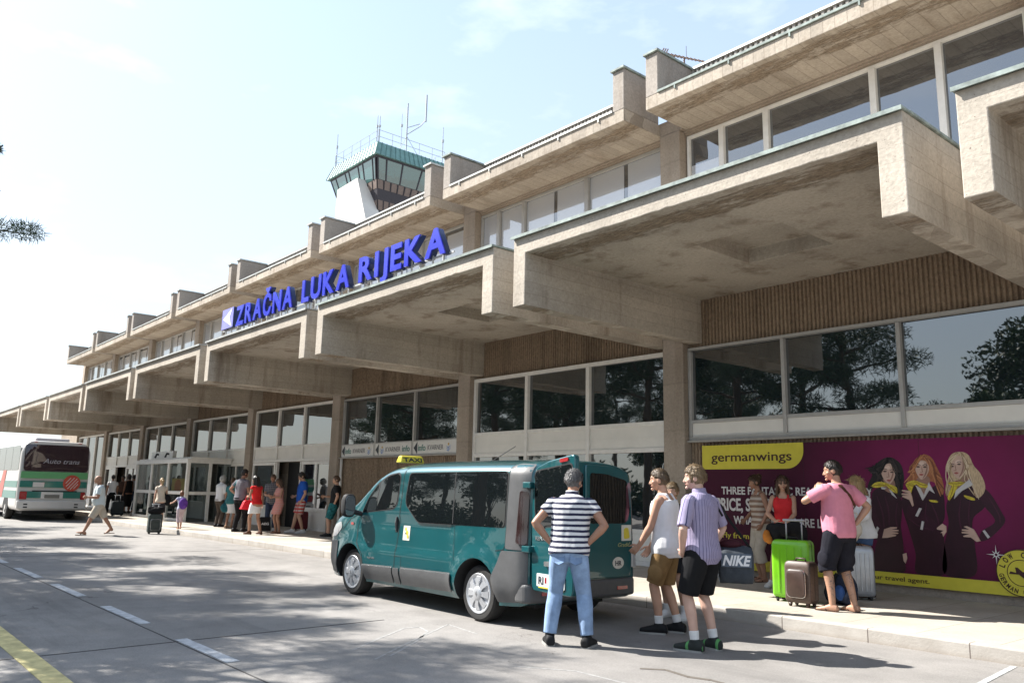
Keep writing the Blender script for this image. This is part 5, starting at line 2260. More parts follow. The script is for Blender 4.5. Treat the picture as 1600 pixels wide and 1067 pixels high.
def hair_shell(g, S, style):
    M_, c = S['hm'], S['hc']
    f = .95 if S['sex'] == 'f' else 1.
    rs = []
    m, n = 22, 30
    th = {'crop': .013, 'short': .016, 'mid': .020, 'long': .020, 'pony': .012, 'bun': .014, 'curly': .034}[style]
    for i in range(1, m):
        t = PI * i / m
        z = -math.cos(t)
        r_ = math.sin(t)
        row = []
        for j in range(n):
            a = 2 * PI * j / n
            x, y = math.cos(a) * r_, math.sin(a) * r_
            zb = .10 + (.46 * y if y > 0 else .50 * y)
            if abs(x) > .75 and y > -.2:
                zb += .0
            if style in ('long', 'curly', 'mid') and y < .3:
                zb -= .35
            q = min(max((z - zb + .05) / .12, 0), 1)
            q = q * q * (3 - 2 * q)
            sx, sy, sz = .076 + th, .097 + th, (.112 + th * 1.1)
            s_ = .86 + .14 * q
            if z < 0:
                sx *= 1 - .18 * z * z
            row.append(c + M_ @ Vector((x * sx * s_, y * sy * s_ - .004, z * sz * s_ + .004)) * f)
        rs.append(row)
    g.rings(rs)
    P = lambda x, y, z: c + M_ @ Vector((x, y, z)) * f
    if style == 'long':
        for x, y, l, r_ in ((-.075, -.02, .27, .026), (.075, -.02, .27, .026), (-.055, -.07, .33, .034), (.055, -.07, .33, .034), (0, -.088, .35, .04), (-.082, .02, .2, .018), (.082, .02, .2, .018)):
            g.tube([P(x, y, .05), P(x * 1.12, y, -.08), P(x * 1.2, y - .02, -.08 - l * .5), P(x * .95, y - .01, -.06 - l)], [r_, r_ * 1.1, r_ * 1.1, r_ * .35], 8, dome=True)
    elif style == 'mid':
        for x, y, l, r_ in ((-.076, -.02, .10, .024), (.076, -.02, .10, .024), (-.05, -.07, .13, .03), (.05, -.07, .13, .03), (0, -.085, .14, .036)):
            g.tube([P(x, y, .03), P(x * 1.08, y, -.07), P(x, y + .005, -.05 - l)], [r_, r_, r_ * .5], 8, dome=True)
    elif style == 'pony':
        g.tube([P(0, -.095, .045), P(0, -.135, .02), P(0, -.125, -.08), P(0, -.105, -.22), P(.01, -.10, -.27)], [.02, .03, .034, .026, .008], 8, dome=True)
    elif style == 'bun':
        g.ell(P(0, -.10, .075), .048, .045, .042, M=M_)


SOLE = mat('shoe_sole', (.30, .29, .27), .7)
def tufts(me, style, S):
    """loose locks over a head of hair, part of the same mesh"""
    n = len(me.polygons)
    c = np.empty(n * 3)
    me.polygons.foreach_get('center', c)
    c = c.reshape(-1, 3)
    nr = np.empty(n * 3)
    me.polygons.foreach_get('normal', nr)
    nr = nr.reshape(-1, 3)
    lc = (c / S['k'] - np.array(S['hc'])) @ np.array(S['hm'])
    ly, lz = lc[:, 1] / .11, lc[:, 2] / .13
    ok = lz > .16 + np.where(ly > 0, .46 * ly, .5 * ly)
    if style in ('long', 'mid'):
        ok |= ly < 0
    pool = np.nonzero(ok)[0]
    m = 900 if style in ('long',) else 700
    ix = pool[rng.integers(0, len(pool), m)]
    p, q = c[ix], nr[ix]
    L_ = {'crop': .014, 'long': .055, 'bun': .03}.get(style, .026) * (.5 + rng.random(m))[:, None]
    d = np.array([0, 0, -.75]) + rng.normal(size=(m, 3)) * .42
    d += np.array([0, .35, 0]) * (q[:, 2:3] > .5)
    d -= q * (d * q).sum(1)[:, None]
    d /= np.linalg.norm(d, axis=1)[:, None] + 1e-6
    d = d + q * .38
    b = np.cross(d, q)
    b /= np.linalg.norm(b, axis=1)[:, None] + 1e-6
    w_ = .0032 * (.6 + rng.random(m))[:, None]
    mid = p + d * L_ * .5 + q * .002
    V = np.stack([p - b * w_, p + b * w_, mid + b * w_ * .8, mid - b * w_ * .8, p + d * L_ - q * L_ * .12], 1).reshape(-1, 3)
    old = np.empty(len(me.vertices) * 3)
    me.vertices.foreach_get('co', old)
    k = len(me.vertices)
    F = [list(f.vertices) for f in me.polygons]
    for i in range(m):
        a = k + i * 5
        F.append([a, a + 1, a + 2, a + 3])
        F.append([a + 3, a + 2, a + 4])
    out = bpy.data.meshes.new('hair')
    out.from_pydata(np.concatenate([old.reshape(-1, 3), V]).tolist(), [], F)
    return out


EYE_W = mat('eye_white', (.5, .48, .45), .3)
EYE_D = mat('eye_dark', (.02, .014, .01), .2)
LIPM = mat('lip_skin', (.36, .12, .10), .5)
_skin = {}


def skin(tone):
    if tone not in _skin:
        c = {'pale': (.50, .315, .245), 'fair': (.44, .255, .175), 'tan': (.34, .18, .115), 'brown': (.25, .125, .078)}[tone]
        t = NT('skin_' + tone)
        col = t.mix(t.rng(t.noise(9, 4), .3, .7), [v * .88 for v in c], [v * 1.08 for v in c])
        t.set(Base_Color=col, Roughness=.5)
        t.p.inputs['Specular IOR Level'].default_value = .35
        t.p.inputs['Subsurface Weight'].default_value = .08
        t.p.inputs['Subsurface Radius'].default_value = (.02, .008, .005)
        t.bump(t.noise(120, 3), .12, .002)
        _skin[tone] = t.m
    return _skin[tone]


def tattoo_skin():
    t = NT('skin_tattooed')
    x, y, z = t.xyz()
    c = (.36, .20, .13)
    base = t.mix(t.rng(t.noise(9, 4), .3, .7), [v * .9 for v in c], [v * 1.08 for v in c])
    m = t.math('MULTIPLY', t.rng(t.noise(24, 5, .7, None, 1.2), .50, .58), t.rng(t.noise(5.5, 2), .46, .54))
    m = t.math('MULTIPLY', m, t.math('LESS_THAN', z, .46))
    m = t.math('MULTIPLY', m, t.math('GREATER_THAN', z, .14))
    t.set(Base_Color=t.mix(t.math('MULTIPLY', m, .72), base, (.045, .05, .06)), Roughness=.5)
    return t.m


def cloth(name, col, rough=.85, var=.10, sc=14., weave=.25):
    if name in MATS:
        return MATS[name]
    t = NT(name)
    f = t.rng(t.noise(sc, 5, .6), .3, .7, 1 - var, 1 + var)
    t.set(Base_Color=t.mix(1., col, t.grey(f), 'MULTIPLY'), Roughness=rough)
    t.p.inputs['Specular IOR Level'].default_value = .12
    h = t.math('ADD', t.noise(9, 4, .6, (1, 1, .45)), t.math('MULTIPLY', t.noise(260, 2), .12))
    t.bump(h, weave * 2, .012)
    MATS[name] = t.m
    return t.m


def striped(name, cols, period, duty=.5, axis=2, wob=.008, second=None, z0=0.):
    t = NT(name)
    o = t.xyz()
    if axis == 'around':
        v = t.math('MULTIPLY', t.math('ARCTAN2', o[0], t.math('ADD', o[1], 0.)), 1.)
    else:
        v = o[axis]
    v = t.math('ADD', v, t.rng(t.noise(5, 2), 0, 1, -wob, wob))
    s = t.math('LESS_THAN', t.math('FRACT', t.math('DIVIDE', t.math('ADD', v, z0), period)), duty)
    col = t.mix(s, cols[0], cols[1])
    if second:
        ax, per, du, c2, mode = second
        v = t.math('ADD', o[ax], t.rng(t.noise(5, 2), 0, 1, -wob, wob))
        s2 = t.math('LESS_THAN', t.math('FRACT', t.math('DIVIDE', v, per)), du)
        col = t.mix(t.math('MULTIPLY', s2, mode), col, c2)
    f = t.rng(t.noise(16, 5, .6), .3, .7, .92, 1.07)
    t.set(Base_Color=t.mix(1., col, t.grey(f), 'MULTIPLY'), Roughness=.85)
    t.bump(t.math('ADD', t.noise(9, 4, .6, (1, 1, .45)), t.math('MULTIPLY', t.noise(260, 2), .12)), .5, .012)
    return t.m


HAIR = {n: mat('hair_' + n, c, .5, var=.5, scale=60, stretch=(1, 1, .12), bump=.5, bscale=120) for n, c in dict(dark=(.018, .013, .010), brown=(.075, .042, .024), fairbrown=(.085, .055, .03), red=(.16, .065, .03), blond=(.30, .205, .10), sandy=(.15, .10, .052), grey=(.085, .08, .078), white=(.40, .385, .36)).items()}


def person(label, at_, face_dir, P, sex='m', tone='fair', hair=('dark', 'short'), wear=(), fine=False, group=None):
    S = skel(P, sex)
    fem = sex == 'f'
    k = S['k']
    vb = .0055 if fine else .0085
    vc = .008 if fine else .011
    g = G()
    torso(g, S, -.19, 1.0)
    for i in (0, 1):
        p, r_ = arm_pts(S, i, 0, 2, 0, fem)
        g.tube(p, r_, 14, dome=True)
        hand(g, S, i, P.get('curl', 35))
        p, r_ = leg_pts(S, i, 0, 2, 0)
        g.tube(p, r_, 16, dome=True)
        foot(g, S, i)
    nk = S['neck']
    g.tube([nk - Vector((0, 0, .04)), nk.lerp(S['hc'], .45), S['hc'] + S['hm'] @ Vector((0, -.02, -.03))], [.060 if not fem else .05, .053 if not fem else .043, .05 if not fem else .042], 14, dome=True)
    head(g, S)
    me = melt(g, vb, 2 if fine else 2, k=k)
    o = link('person', me, P.get('skin') or skin(tone), smooth=1)
    o.location = at_
    o.rotation_euler = (0, 0, face_dir)
    tag(o, label, 'person', group)
    face(S, o, k, tone)
    if hair and hair[1] != 'bald':
        g = G()
        hair_shell(g, S, hair[1])
        me = melt(g, .006, 2, .004, 60., k, stretch=(1, 1, .4))
        if fine:
            me = tufts(me, hair[1], S)
        link('hair', me, HAIR[hair[0]], o, smooth=1, world=False)
        M_, c = S['hm'], S['hc']
        for s_ in (-1, 1):
            g = G()
            g.tube([(c + M_ @ Vector((x * s_, y, z))) * k for x, y, z in ((.014, .091, .028), (.03, .086, .033), (.046, .073, .029))], .0035 * k, 6)
            g.done('eyebrow', HAIR[hair[0]] if hair[0] not in ('white',) else HAIR['grey'], o, world=False)
    seed = random.uniform(0, 50)
    jobs = [(it, sd) for it in wear for sd in (((0,), (1,)) if it[0] in ('shoes', 'socks', 'sandals', 'pocket') else ((0, 1),))]
    for it, sides in jobs:
        kind, m = it[0], it[1]
        q = it[2] if len(it) > 2 else {}
        g = G()
        fold, fsc, st_ = .0035, 20., (1, 1, .55)
        if kind in ('tshirt', 'shirt', 'polo', 'tank', 'blouse'):
            e = q.get('e', .016)
            lo = q.get('lo', -.16)
            if kind == 'tank':
                torso(g, S, lo, .86, e, q.get('flare', 0.), 1., ed=e)
                torso(g, S, .80, .93, .004, 0, .80, ed=.014)
                for s_ in (-1, 1):
                    c, u, v, w_ = S['fr'](.80)
                    c2 = S['fr'](.965)[0]
                    g.tube([c + u * s_ * .085 + v * .105, c2 + u * s_ * .085 + v * .03 + w_ * .0, c2 + u * s_ * .085 - v * .05, c + u * s_ * .085 - v * .105], .026 if not fem else .016, 8)
            else:
                torso(g, S, lo, .985, e, q.get('flare', .004))
            if kind != 'tank':
                sl_ = q.get('sleeve', .55)
                for i in sides:
                    p, r_ = arm_pts(S, i, 0, sl_, q.get('se', .014), fem)
                    g.tube(p, r_, 16, dome=False)
                    g.ell(p[0] + Vector((0, 0, -.008)), r_[0] * .94, r_[0] * .94, r_[0] * .94)
            if kind in ('shirt', 'polo'):
                nk_ = S['neck']
                g.tube([nk_ - Vector((0, 0, .02)), nk_ + Vector((0, .008, .045))], [.076, .068], 16)
            fold = q.get('fold', .008)
            fsc = 13.
        elif kind in ('trousers', 'shorts'):
            e = q.get('e', .014)
            to = q.get('to', 1.93 if kind == 'trousers' else .8)
            torso(g, S, -.215, q.get('waist', .13), q.get('we', .018), ed=.024)
            for i in sides:
                p, r_ = leg_pts(S, i, 0, to, e, q.get('flare', .004))
                g.tube(p, r_, 18)
                g.ell(p[0], r_[0], r_[0], r_[0])
            fold = .0075
            fsc = 13.
        elif kind in ('skirt', 'dress'):
            z1 = q.get('to', .6)
            if kind == 'dress':
                torso(g, S, .0, .93, .012)
            c, u, v, w_ = S['fr'](q.get('waist', .16) if kind == 'skirt' else .1)
            rs = []
            n = 24
            for s_ in np.linspace(0, 1, 8):
                cz = Vector((c.x * (1 - s_) + (S['kn'][0].x + S['kn'][1].x) / 2 * s_, c.y * (1 - s_) + (S['kn'][0].y + S['kn'][1].y) / 2 * s_, c.z * (1 - s_) + z1 * s_))
                wd = np.interp(s_, [0, .3, 1], [.150 if kind == 'skirt' else .178, .196, .19 + q.get('flare', .02)])
                dp = np.interp(s_, [0, .3, 1], [.118 if kind == 'skirt' else .136, .148, .135 + q.get('flare', .02)])
                rs.append([cz + u * math.cos(a) * wd + v * math.sin(a) * dp for a in [2 * PI * j / n for j in range(n)]])
            g.rings(rs)
        elif kind == 'shoes':
            for i in sides:
                foot(g, S, i, .014, h=.008)
                p, r_ = leg_pts(S, i, 1.93, 2., .014)
                if q.get('high'):
                    p, r_ = leg_pts(S, i, 1.86 - q['high'], 2., .014)
                g.tube(p, r_, 14)
            fold = 0
        elif kind == 'socks':
            for i in sides:
                p, r_ = leg_pts(S, i, q.get('from', 1.74), 2, .007)
                g.tube(p, r_, 14)
            fold = .0015
        elif kind == 'sandals':
            for i in sides:
                d, pit = S['ft'][i]
                b = S['an'][i] - Vector((0, 0, .085))
                sd = Vector((d.y, -d.x, 0))
                rs = []
                for y, wd in ((-.085, .02), (-.07, .036), (-.02, .042), (.06, .044), (.13, .052), (.18, .046), (.21, .026)):
                    rs.append([b + d * y + sd * wd + Vector((0, 0, .004)), b + d * y + sd * wd + Vector((0, 0, -.014)), b + d * y - sd * wd + Vector((0, 0, -.014)), b + d * y - sd * wd + Vector((0, 0, .004))])
                g.rings(rs)
                g.tube([b + d * .06 + sd * .046, b + d * .09 + sd * .02 + Vector((0, 0, .062)), b + d * .13 + Vector((0, 0, .05)), b + d * .09 - sd * .02 + Vector((0, 0, .062)), b + d * .06 - sd * .046], .008, 6)
            for v in g.b.verts:
                v.co *= k
            g.done('sandal', m, o, world=False)
            continue
        elif kind == 'pocket':     # patch pocket on the outer thigh
            for i in sides:
                p, r_ = leg_pts(S, i, 0, 1, .02)
                c = S['hipj'][i].lerp(S['kn'][i], q.get('at', .62)) + Vector(((-1, 1)[i] * q.get('x', .085), q.get('y', .0), 0))
                g.ell(c, .036, .085, .10, 16, 10)
        elif kind == 'back_pocket':
            for s_ in (-1, 1):
                c, u, v, w_ = S['fr'](-.15)
                gp_ = G()
                pl = [(-.06, .055), (.06, .055), (.06, -.035), (0, -.065), (-.06, -.035)]
                rs = []
                for dy in (.10, .141):
                    rs.append([(c + u * (s_ * .085 + a_) - v * (dy - 1.1 * max(0, abs(a_ + s_ * .085) - .05) ** 1.3) + w_ * b_) * k for a_, b_ in pl])
                gp_.rings(rs)
                gp_.done('back_pocket', m, o, world=False, bevel=.003)
            continue
        elif kind == 'belt':
            c, u, v, w_ = S['fr'](q.get('t', .08))
            torso(g, S, q.get('t', .08) - .03, q.get('t', .08) + .03, .018)
        elif kind == 'strap':      # bag strap across the body, pts given in torso frame (u, v, t)
            pts = []
            for a, b, t in q['pts']:
                c, u, v, w_ = S['fr'](t)
                pts.append((c + u * a + v * b) * k)
            g.tube(pts, q.get('r', .018) * k, 8, flat=.35 if q.get('flat', 1) else 1)
            g.done('strap', m, o, world=False, smooth=1)
            continue
        if kind == 'shoes':
            sg = G()
            for i in sides:
                d, pit = S['ft'][i]
                if abs(pit) > .05:
                    continue
                b = S['an'][i] - Vector((0, 0, .085))
                sd = Vector((d.y, -d.x, 0))
                f_ = .9 if fem else 1.
                out = [(y * f_, wd_ * f_ + .017) for y, wd_ in ((-.082, .012), (-.066, .03), (-.02, .036), (.03, .036), (.08, .043), (.13, .047), (.18, .040), (.212, .02))]
                pl = [b + d * y + sd * x_ for y, x_ in out] + [b + d * y - sd * x_ for y, x_ in out[::-1]]
                sg.rings([[p + Vector((0, 0, -.006)) for p in pl], [p + Vector((0, 0, .018)) for p in pl]])
            if len(sg.b.verts):
                for v in sg.b.verts:
                    v.co *= k
                sg.done('sole', SOLE, o, world=False)
        vox = vc
        me = melt(g, vox, 2, fold, fsc, k, seed, st_)
        link({'tshirt': 'shirt', 'polo': 'shirt', 'tank': 'tank_top', 'shoes': 'shoe', 'socks': 'sock'}.get(kind, kind) if q.get('name') is None else q['name'], me, m, o, smooth=1, world=False)
    return o, S


def wpt(o, S, v):
    """a point in a person's own frame -> world"""
    a = o.rotation_euler.z
    v = Vector(v) * S['k']
    return Vector(o.location) + Matrix.Rotation(a, 3, 'Z') @ v

# ------------------------------------------------------------------ the cast
def hd(x, deg):
    """heading seen from the camera at photo column x: 0 = back view, 90 = looking left, 180 = facing us"""
    return YAW - math.atan((x - 800) / F_PX) + R(deg)


random.seed(5)
W_SHOE = cloth('white_shoe', (.60, .59, .57), .6, .05)
B_SHOE = cloth('black_shoe', (.016, .016, .017), .6, .1)
SOCK = cloth('white_sock', (.62, .61, .60))
JEAN = cloth('pale_blue_denim', (.22, .31, .46), .9, .28, 7., .35)
DENIM = cloth('dark_denim', (.035, .05, .085), .9, .25, 8.)
BLACKC = cloth('black_cloth', (.012, .012, .013), .9)
KHAKI = cloth('khaki_canvas', (.20, .125, .055), .9, .18, 9., .4)
TEEB = cloth('black_tee', (.02, .02, .021))
WHITEC = cloth('white_cotton', (.66, .65, .65), .85, .04)
PINK = cloth('pink_cotton', (.55, .205, .27), .85, .06)
REDC = cloth('red_cotton', (.55, .03, .035), .85, .06)
NAVYC = cloth('navy_canvas', (.015, .015, .021), .9, .2, 9., .4)
BEIGE = cloth('beige_linen', (.44, .39, .32), .9, .1)
CREAM = cloth('cream_cotton', (.52, .46, .38), .85, .06)
GREYT = cloth('grey_tee', (.17, .16, .18), .9)
BLUET = cloth('blue_tee', (.02, .09, .40), .85)
BROWNL = cloth('brown_leather', (.075, .032, .018), .5, .2)
POLO = striped('navy_white_stripes', ((.62, .61, .61), (.013, .015, .045)), .054, .46, z0=.02)
PURP = striped('purple_pinstripe', ((.27, .235, .35), (.05, .05, .12)), .17, .16, 'around', .05)
BRST = striped('brown_cream_stripes', ((.46, .40, .34), (.23, .14, .10)), .085, .5, z0=.0)
PLAID = striped('dark_plaid', ((.05, .055, .07), (.22, .22, .23)), .055, .25, 2, second=(0, .055, .25, (.25, .25, .26), .7))
REDPL = striped('red_plaid', ((.50, .45, .43), (.42, .05, .04)), .10, .5, 2, second=(0, .10, .5, (.36, .05, .05), .6))
PINKD = striped('pink_print', ((.52, .22, .19), (.45, .30, .26)), .05, .4, 2, second=(0, .05, .4, (.55, .20, .17), .5))
TEALC = cloth('teal_print', (.02, .11, .12), .9, .8, 16.)
TRAIN = striped('green_stripe_trainer', ((.016, .02, .018), (.08, .26, .08)), .16, .16, 1, .002, z0=.10)


def ground(x, y, z=0.):
    p = gz(x, y, z)
    return Vector((p.x, p.y, z))


# 1 man in the striped polo, back to us, hands on hips
person('man in navy and white striped polo and pale jeans, hands on hips', ground(888, 1009), hd(888, -6),
       dict(h=1.74, lean=(.015, .10), head=(-22, -14, 0), LH=(-.185, -.02, 1.0), RH=(.185, -.02, 1.0), LE=(-1, -.25, .1), RE=(1, -.25, .1), LD=(.6, .5, -.55), RD=(-.6, .5, -.55), LF=(-.19, .0, 0, 14, 0), RF=(.19, -.02, 0, -14, 0), fat=.02, curl=50),
       'm', 'tan', ('grey', 'short'), (('polo', POLO, dict(e=.028, sleeve=.48, lo=-.07, flare=.012, se=.014)), ('trousers', JEAN, dict(e=.014, flare=.008)), ('back_pocket', cloth('denim_pocket', (.17, .25, .39), .9, .25, 8.)), ('shoes', B_SHOE)), True)
# 2 white tank top
person('young man in white tank top and khaki cargo shorts', ground(1044, 989), hd(1044, 74),
       dict(h=1.78, lean=(0, .03), head=(6, -6, 0), LH=(-.16, .27, .92), LE=(-.3, -1, -.6), LD=(.1, .75, -.65), RH=(.10, .22, .90), RE=(.3, -1, -.6), RD=(-.1, .5, -.8), LF=(-.10, .07, 0, 6, 0), RF=(.11, -.08, 0, -4, 0), curl=28),
       'm', 'fair', ('fairbrown', 'crop'), (('tank', WHITEC, dict(e=.034, lo=-.22, flare=.034)), ('shorts', KHAKI, dict(e=.024, to=.95, flare=.016)), ('pocket', KHAKI, dict(at=.66, x=.09)), ('socks', SOCK, dict()), ('shoes', B_SHOE)), True)
# 3 purple shirt
pm, pS = person('fair haired young man in purple pinstripe shirt and black shorts', ground(1101, 1016), hd(1101, 56),
       dict(h=1.79, lean=(0, .02), head=(30, -4, 0), LH=(-.20, .10, .93), LE=(-1, -.5, .0), LD=(.55, .5, -.5), RH=(.26, .08, .93), RE=(.9, -.6, -.2), LF=(-.13, .02, 0, 10, 0), RF=(.13, -.02, 0, -12, 0), fat=.012),
       'm', 'pale', ('sandy', 'short'), (('shirt', PURP, dict(e=.024, sleeve=.92, lo=-.20, flare=.012, se=.018)), ('shorts', BLACKC, dict(e=.034, to=.93, flare=.014)), ('socks', SOCK), ('shoes', TRAIN), ('strap', BLACKC, dict(pts=((.13, .135, .62), (.13, .09, .93), (.14, -.05, .93), (.20, -.12, .6)), r=.02))), True)
# 4 dark tee
person('person in black tee and white trainers standing between the tank top and the pinstripe shirt', ground(1056, 966), hd(1056, 150),
       dict(h=1.64, head=(20, -4, 0), LF=(-.15, .03, 0, 22, 0), RF=(.13, 0, 0, -12, 0), RH=(.26, .02, .90)), 'm', 'fair', ('sandy', 'short'),
       (('tshirt', TEEB, dict(e=.026, sleeve=.7, se=.026)), ('shorts', BLACKC, dict(e=.03, to=.8)), ('socks', SOCK), ('shoes', W_SHOE)), True)
# 5 brown striped top
person('woman with a hair bun, brown striped top and beige capri trousers', ground(1192, 908, WALK_Z), hd(1192, 118),
       dict(h=1.72, lean=(0, .03), head=(-10, -16, 0), LH=(-.22, .10, .94), RH=(.18, .2, 1.0), LF=(-.10, .02, 0, 8, 0), RF=(.10, -.02, 0, -8, 0)), 'f', 'tan', ('brown', 'bun'),
       (('tank', BRST, dict(e=.024, lo=-.14, flare=.01)), ('trousers', BEIGE, dict(e=.028, to=1.45, flare=.008)), ('sandals', BROWNL)), True)
# 6 red tank top
person('woman with long brown hair in a bright red tank top behind the green suitcase', ground(1229, 918, WALK_Z), hd(1229, 176),
       dict(h=1.68, lean=(0, .05), head=(8, -2, 0), LH=(-.06, .30, 1.01), RH=(.10, .27, 1.04), LE=(-1, -.4, -.5), RE=(1, -.4, -.5), LF=(-.13, .02, 0, 8, 0), RF=(.22, .08, 0, -20, 0), RD=(-.5, .6, -.3), LD=(.5, .6, -.3), curl=60),
       'f', 'fair', ('brown', 'long'), (('tank', REDC, dict(e=.010, lo=-.1)), ('shorts', BLACKC, dict(e=.02, to=.5)), ('shoes', W_SHOE)), True)
# 7 pink tee
person('man in pink tee and dark knee shorts with tattooed calves and a shoulder strap', ground(1318, 955, WALK_Z), hd(1318, 48),
       dict(h=1.82, skin=tattoo_skin(), lean=(0, .0), head=(42, -8, 0), LH=(-.10, .22, 1.40), LE=(-1, .1, -.6), LD=(.4, .1, .9), RH=(.22, -.06, 1.02), RE=(1, -.5, -.2), RD=(-.7, .4, -.4), LF=(-.13, .04, 0, 20, 0), RF=(.12, -.06, 0, -2, 0), fat=.03, curl=45),
       'm', 'tan', ('dark', 'crop'), (('tshirt', PINK, dict(e=.026, sleeve=.72, se=.026, lo=-.12, flare=.01)), ('shorts', NAVYC, dict(e=.036, to=1.12, flare=.010)), ('pocket', NAVYC, dict(at=.75, x=.088)), ('sandals', cloth('dark_sandal', (.04, .025, .02))), ('strap', BROWNL, dict(pts=((-.10, -.02, .98), (-.06, -.12, .93), (.05, -.150, .72), (.15, -.12, .52), (.205, .0, .38)), r=.02))), True)
# 8 blonde
person('woman with long blond hair in white blouse, denim shorts and brown boots', ground(1353, 933, WALK_Z), hd(1353, 128),
       dict(h=1.68, head=(0, -10, 0), LH=(-.12, .30, 1.08), LE=(-1, -.6, -.4), RH=(.10, .30, 1.05), RE=(1, -.6, -.4)), 'f', 'tan', ('blond', 'long'),
       (('blouse', WHITEC, dict(e=.034, sleeve=1.5, se=.02, lo=-.12, flare=.02)), ('shorts', cloth('blue_denim', (.06, .10, .19), .9, .25, 8.), dict(e=.018, to=.36)), ('shoes', BROWNL, dict(high=.55))), True)
# 9 walker
person('bald man in pale tee and beige shorts striding across the road', ground(150, 836), hd(150, 96),
       dict(h=1.74, lean=(0, .05), hip=(0, 0, -.03), head=(0, -6, 0), LH=(-.14, .34, 1.10), LE=(-.4, -1, -.6), LD=(.2, .9, .1), RH=(.2, .05, .98), LF=(-.07, .36, 0, 4, 12), RF=(.08, -.42, .06, -6, -32), RK=(.05, 1, 0), fat=.05),
       'm', 'tan', None, (('tshirt', cloth('pale_blue_tee', (.50, .56, .57), .85, .04), dict(e=.028, sleeve=.7, se=.03)), ('shorts', BEIGE, dict(e=.034, to=1.0, flare=.01)), ('sandals', BROWNL)))
# 10 ponytail
pt, ptS = person('woman with blond ponytail in cream top and dark skirt pulling a case', ground(247, 822, WALK_Z), hd(247, 8),
       dict(h=1.56, lean=(0, .04), head=(6, 0, 0), RH=(.22, .14, .92), LH=(-.26, -.16, .80), LF=(-.08, .12, 0, 4, 0), RF=(.08, -.12, 0, -4, 0)), 'f', 'fair', ('blond', 'pony'),
       (('blouse', CREAM, dict(e=.018, sleeve=.4, lo=-.1)), ('skirt', cloth('charcoal_cloth', (.03, .03, .036)), dict(to=.5)), ('sandals', BROWNL)))
# 11 girl
person('small girl with a purple backpack holding the ponytailed woman by the hand', ground(280, 826, WALK_Z), hd(280, 20),
       dict(h=1.17, LH=(-.42, .18, 1.18), LE=(-.5, -1, -.3), LF=(-.10, -.12, 0, 4, 0), RF=(.10, .14, 0, -4, 0)), 'f', 'fair', ('red', 'mid'),
       (('tshirt', cloth('lilac_tee', (.40, .42, .52)), dict(e=.02, sleeve=.5)), ('trousers', cloth('pale_pink_cloth', (.52, .42, .44)), dict(e=.016, to=1.5)), ('sandals', BROWNL)))
# 12.. group at the doors
person('grey haired person in white shirt and brown trousers at the dark doorway', ground(340, 823, WALK_Z), hd(340, -55),
       dict(h=1.68, head=(10, -8, 0), LH=(-.1, .26, 1.2), LE=(-.6, -.8, -.5), RH=(.16, .26, 1.05)), 'm', 'fair', ('white', 'curly'),
       (('shirt', WHITEC, dict(e=.022, sleeve=.9)), ('trousers', cloth('brown_trousers', (.07, .055, .045)), dict(e=.02)), ('belt', BLACKC), ('shoes', B_SHOE)))
person('woman in white skirt carrying a teal shoulder bag behind the tall grey tee', ground(357, 825, WALK_Z), hd(357, -30),
       dict(h=1.62), 'f', 'tan', ('brown', 'short'), (('blouse', cloth('teal_top', (.05, .16, .17)), dict(sleeve=.6)), ('skirt', WHITEC, dict(to=.52)), ('shoes', cloth('tan_shoe', (.3, .2, .13)))))
person('tall man in grey tee and black trousers with a dark backpack strap', ground(371, 831, WALK_Z), hd(371, -48),
       dict(h=1.86, lean=(0, .04), head=(-14, -10, 0), LH=(-.20, .06, 1.02), LE=(-1, -.6, -.1), RH=(.16, .28, 1.12), LF=(-.14, 0, 0, 8, 0), RF=(.16, .06, 0, -10, 0)), 'm', 'tan', ('dark', 'short'),
       (('tshirt', GREYT, dict(e=.022, sleeve=.6)), ('trousers', BLACKC, dict(e=.02)), ('shoes', B_SHOE), ('strap', TEALC, dict(pts=((-.12, .14, .7), (-.12, .05, .95), (-.13, -.08, .9), (-.14, -.15, .6)), r=.03))))
person('woman with long dark hair in red top and white miniskirt with a red handbag', ground(397, 835, WALK_Z), hd(397, 40),
       dict(h=1.66, lean=(0, .05), head=(20, -8, 0), RH=(.25, .0, .86), LH=(-.12, .28, 1.12), LF=(-.12, .10, 0, 10, 0), RF=(.14, -.10, 0, -12, 0)), 'f', 'tan', ('dark', 'long'),
       (('tshirt', cloth('scarlet_top', (.60, .025, .025)), dict(e=.012, sleeve=.25, lo=-.05)), ('skirt', WHITEC, dict(to=.62)), ('shoes', BROWNL)))
person('man in dark plaid shirt and jeans holding a black carrier bag', ground(422, 829, WALK_Z), hd(422, 170),
       dict(h=1.74, head=(-10, -14, 0), LH=(-.26, .05, .86), RH=(.1, .28, 1.1)), 'm', 'tan', ('brown', 'short'),
       (('shirt', PLAID, dict(e=.026, sleeve=.7)), ('trousers', DENIM, dict(e=.02)), ('shoes', W_SHOE)))
person('girl in a short pink dress looking at something in her hands', ground(433, 833, WALK_Z), hd(433, 120),
       dict(h=1.60, head=(0, -20, 0), LH=(-.05, .28, 1.16), LE=(-.8, -.6, -.5), RH=(.06, .28, 1.14), RE=(.8, -.6, -.5)), 'f', 'tan', ('brown', 'long'),
       (('dress', PINKD, dict(to=.62)), ('sandals', BROWNL)))
person('man in royal blue tee and red plaid shorts by the glass door', ground(468, 833, WALK_Z), hd(468, 95),
       dict(h=1.82, lean=(0, -.02), head=(0, -26, 0), LH=(-.2, .05, .9), RH=(.15, .2, 1.05), LF=(-.10, -.06, 0, 10, 0), RF=(.12, .22, 0, 0, 0), fat=.02), 'm', 'fair', ('dark', 'short'),
       (('tshirt', BLUET, dict(e=.024, sleeve=.65, se=.022)), ('shorts', REDPL, dict(e=.034, to=.85, flare=.012)), ('shoes', W_SHOE)))
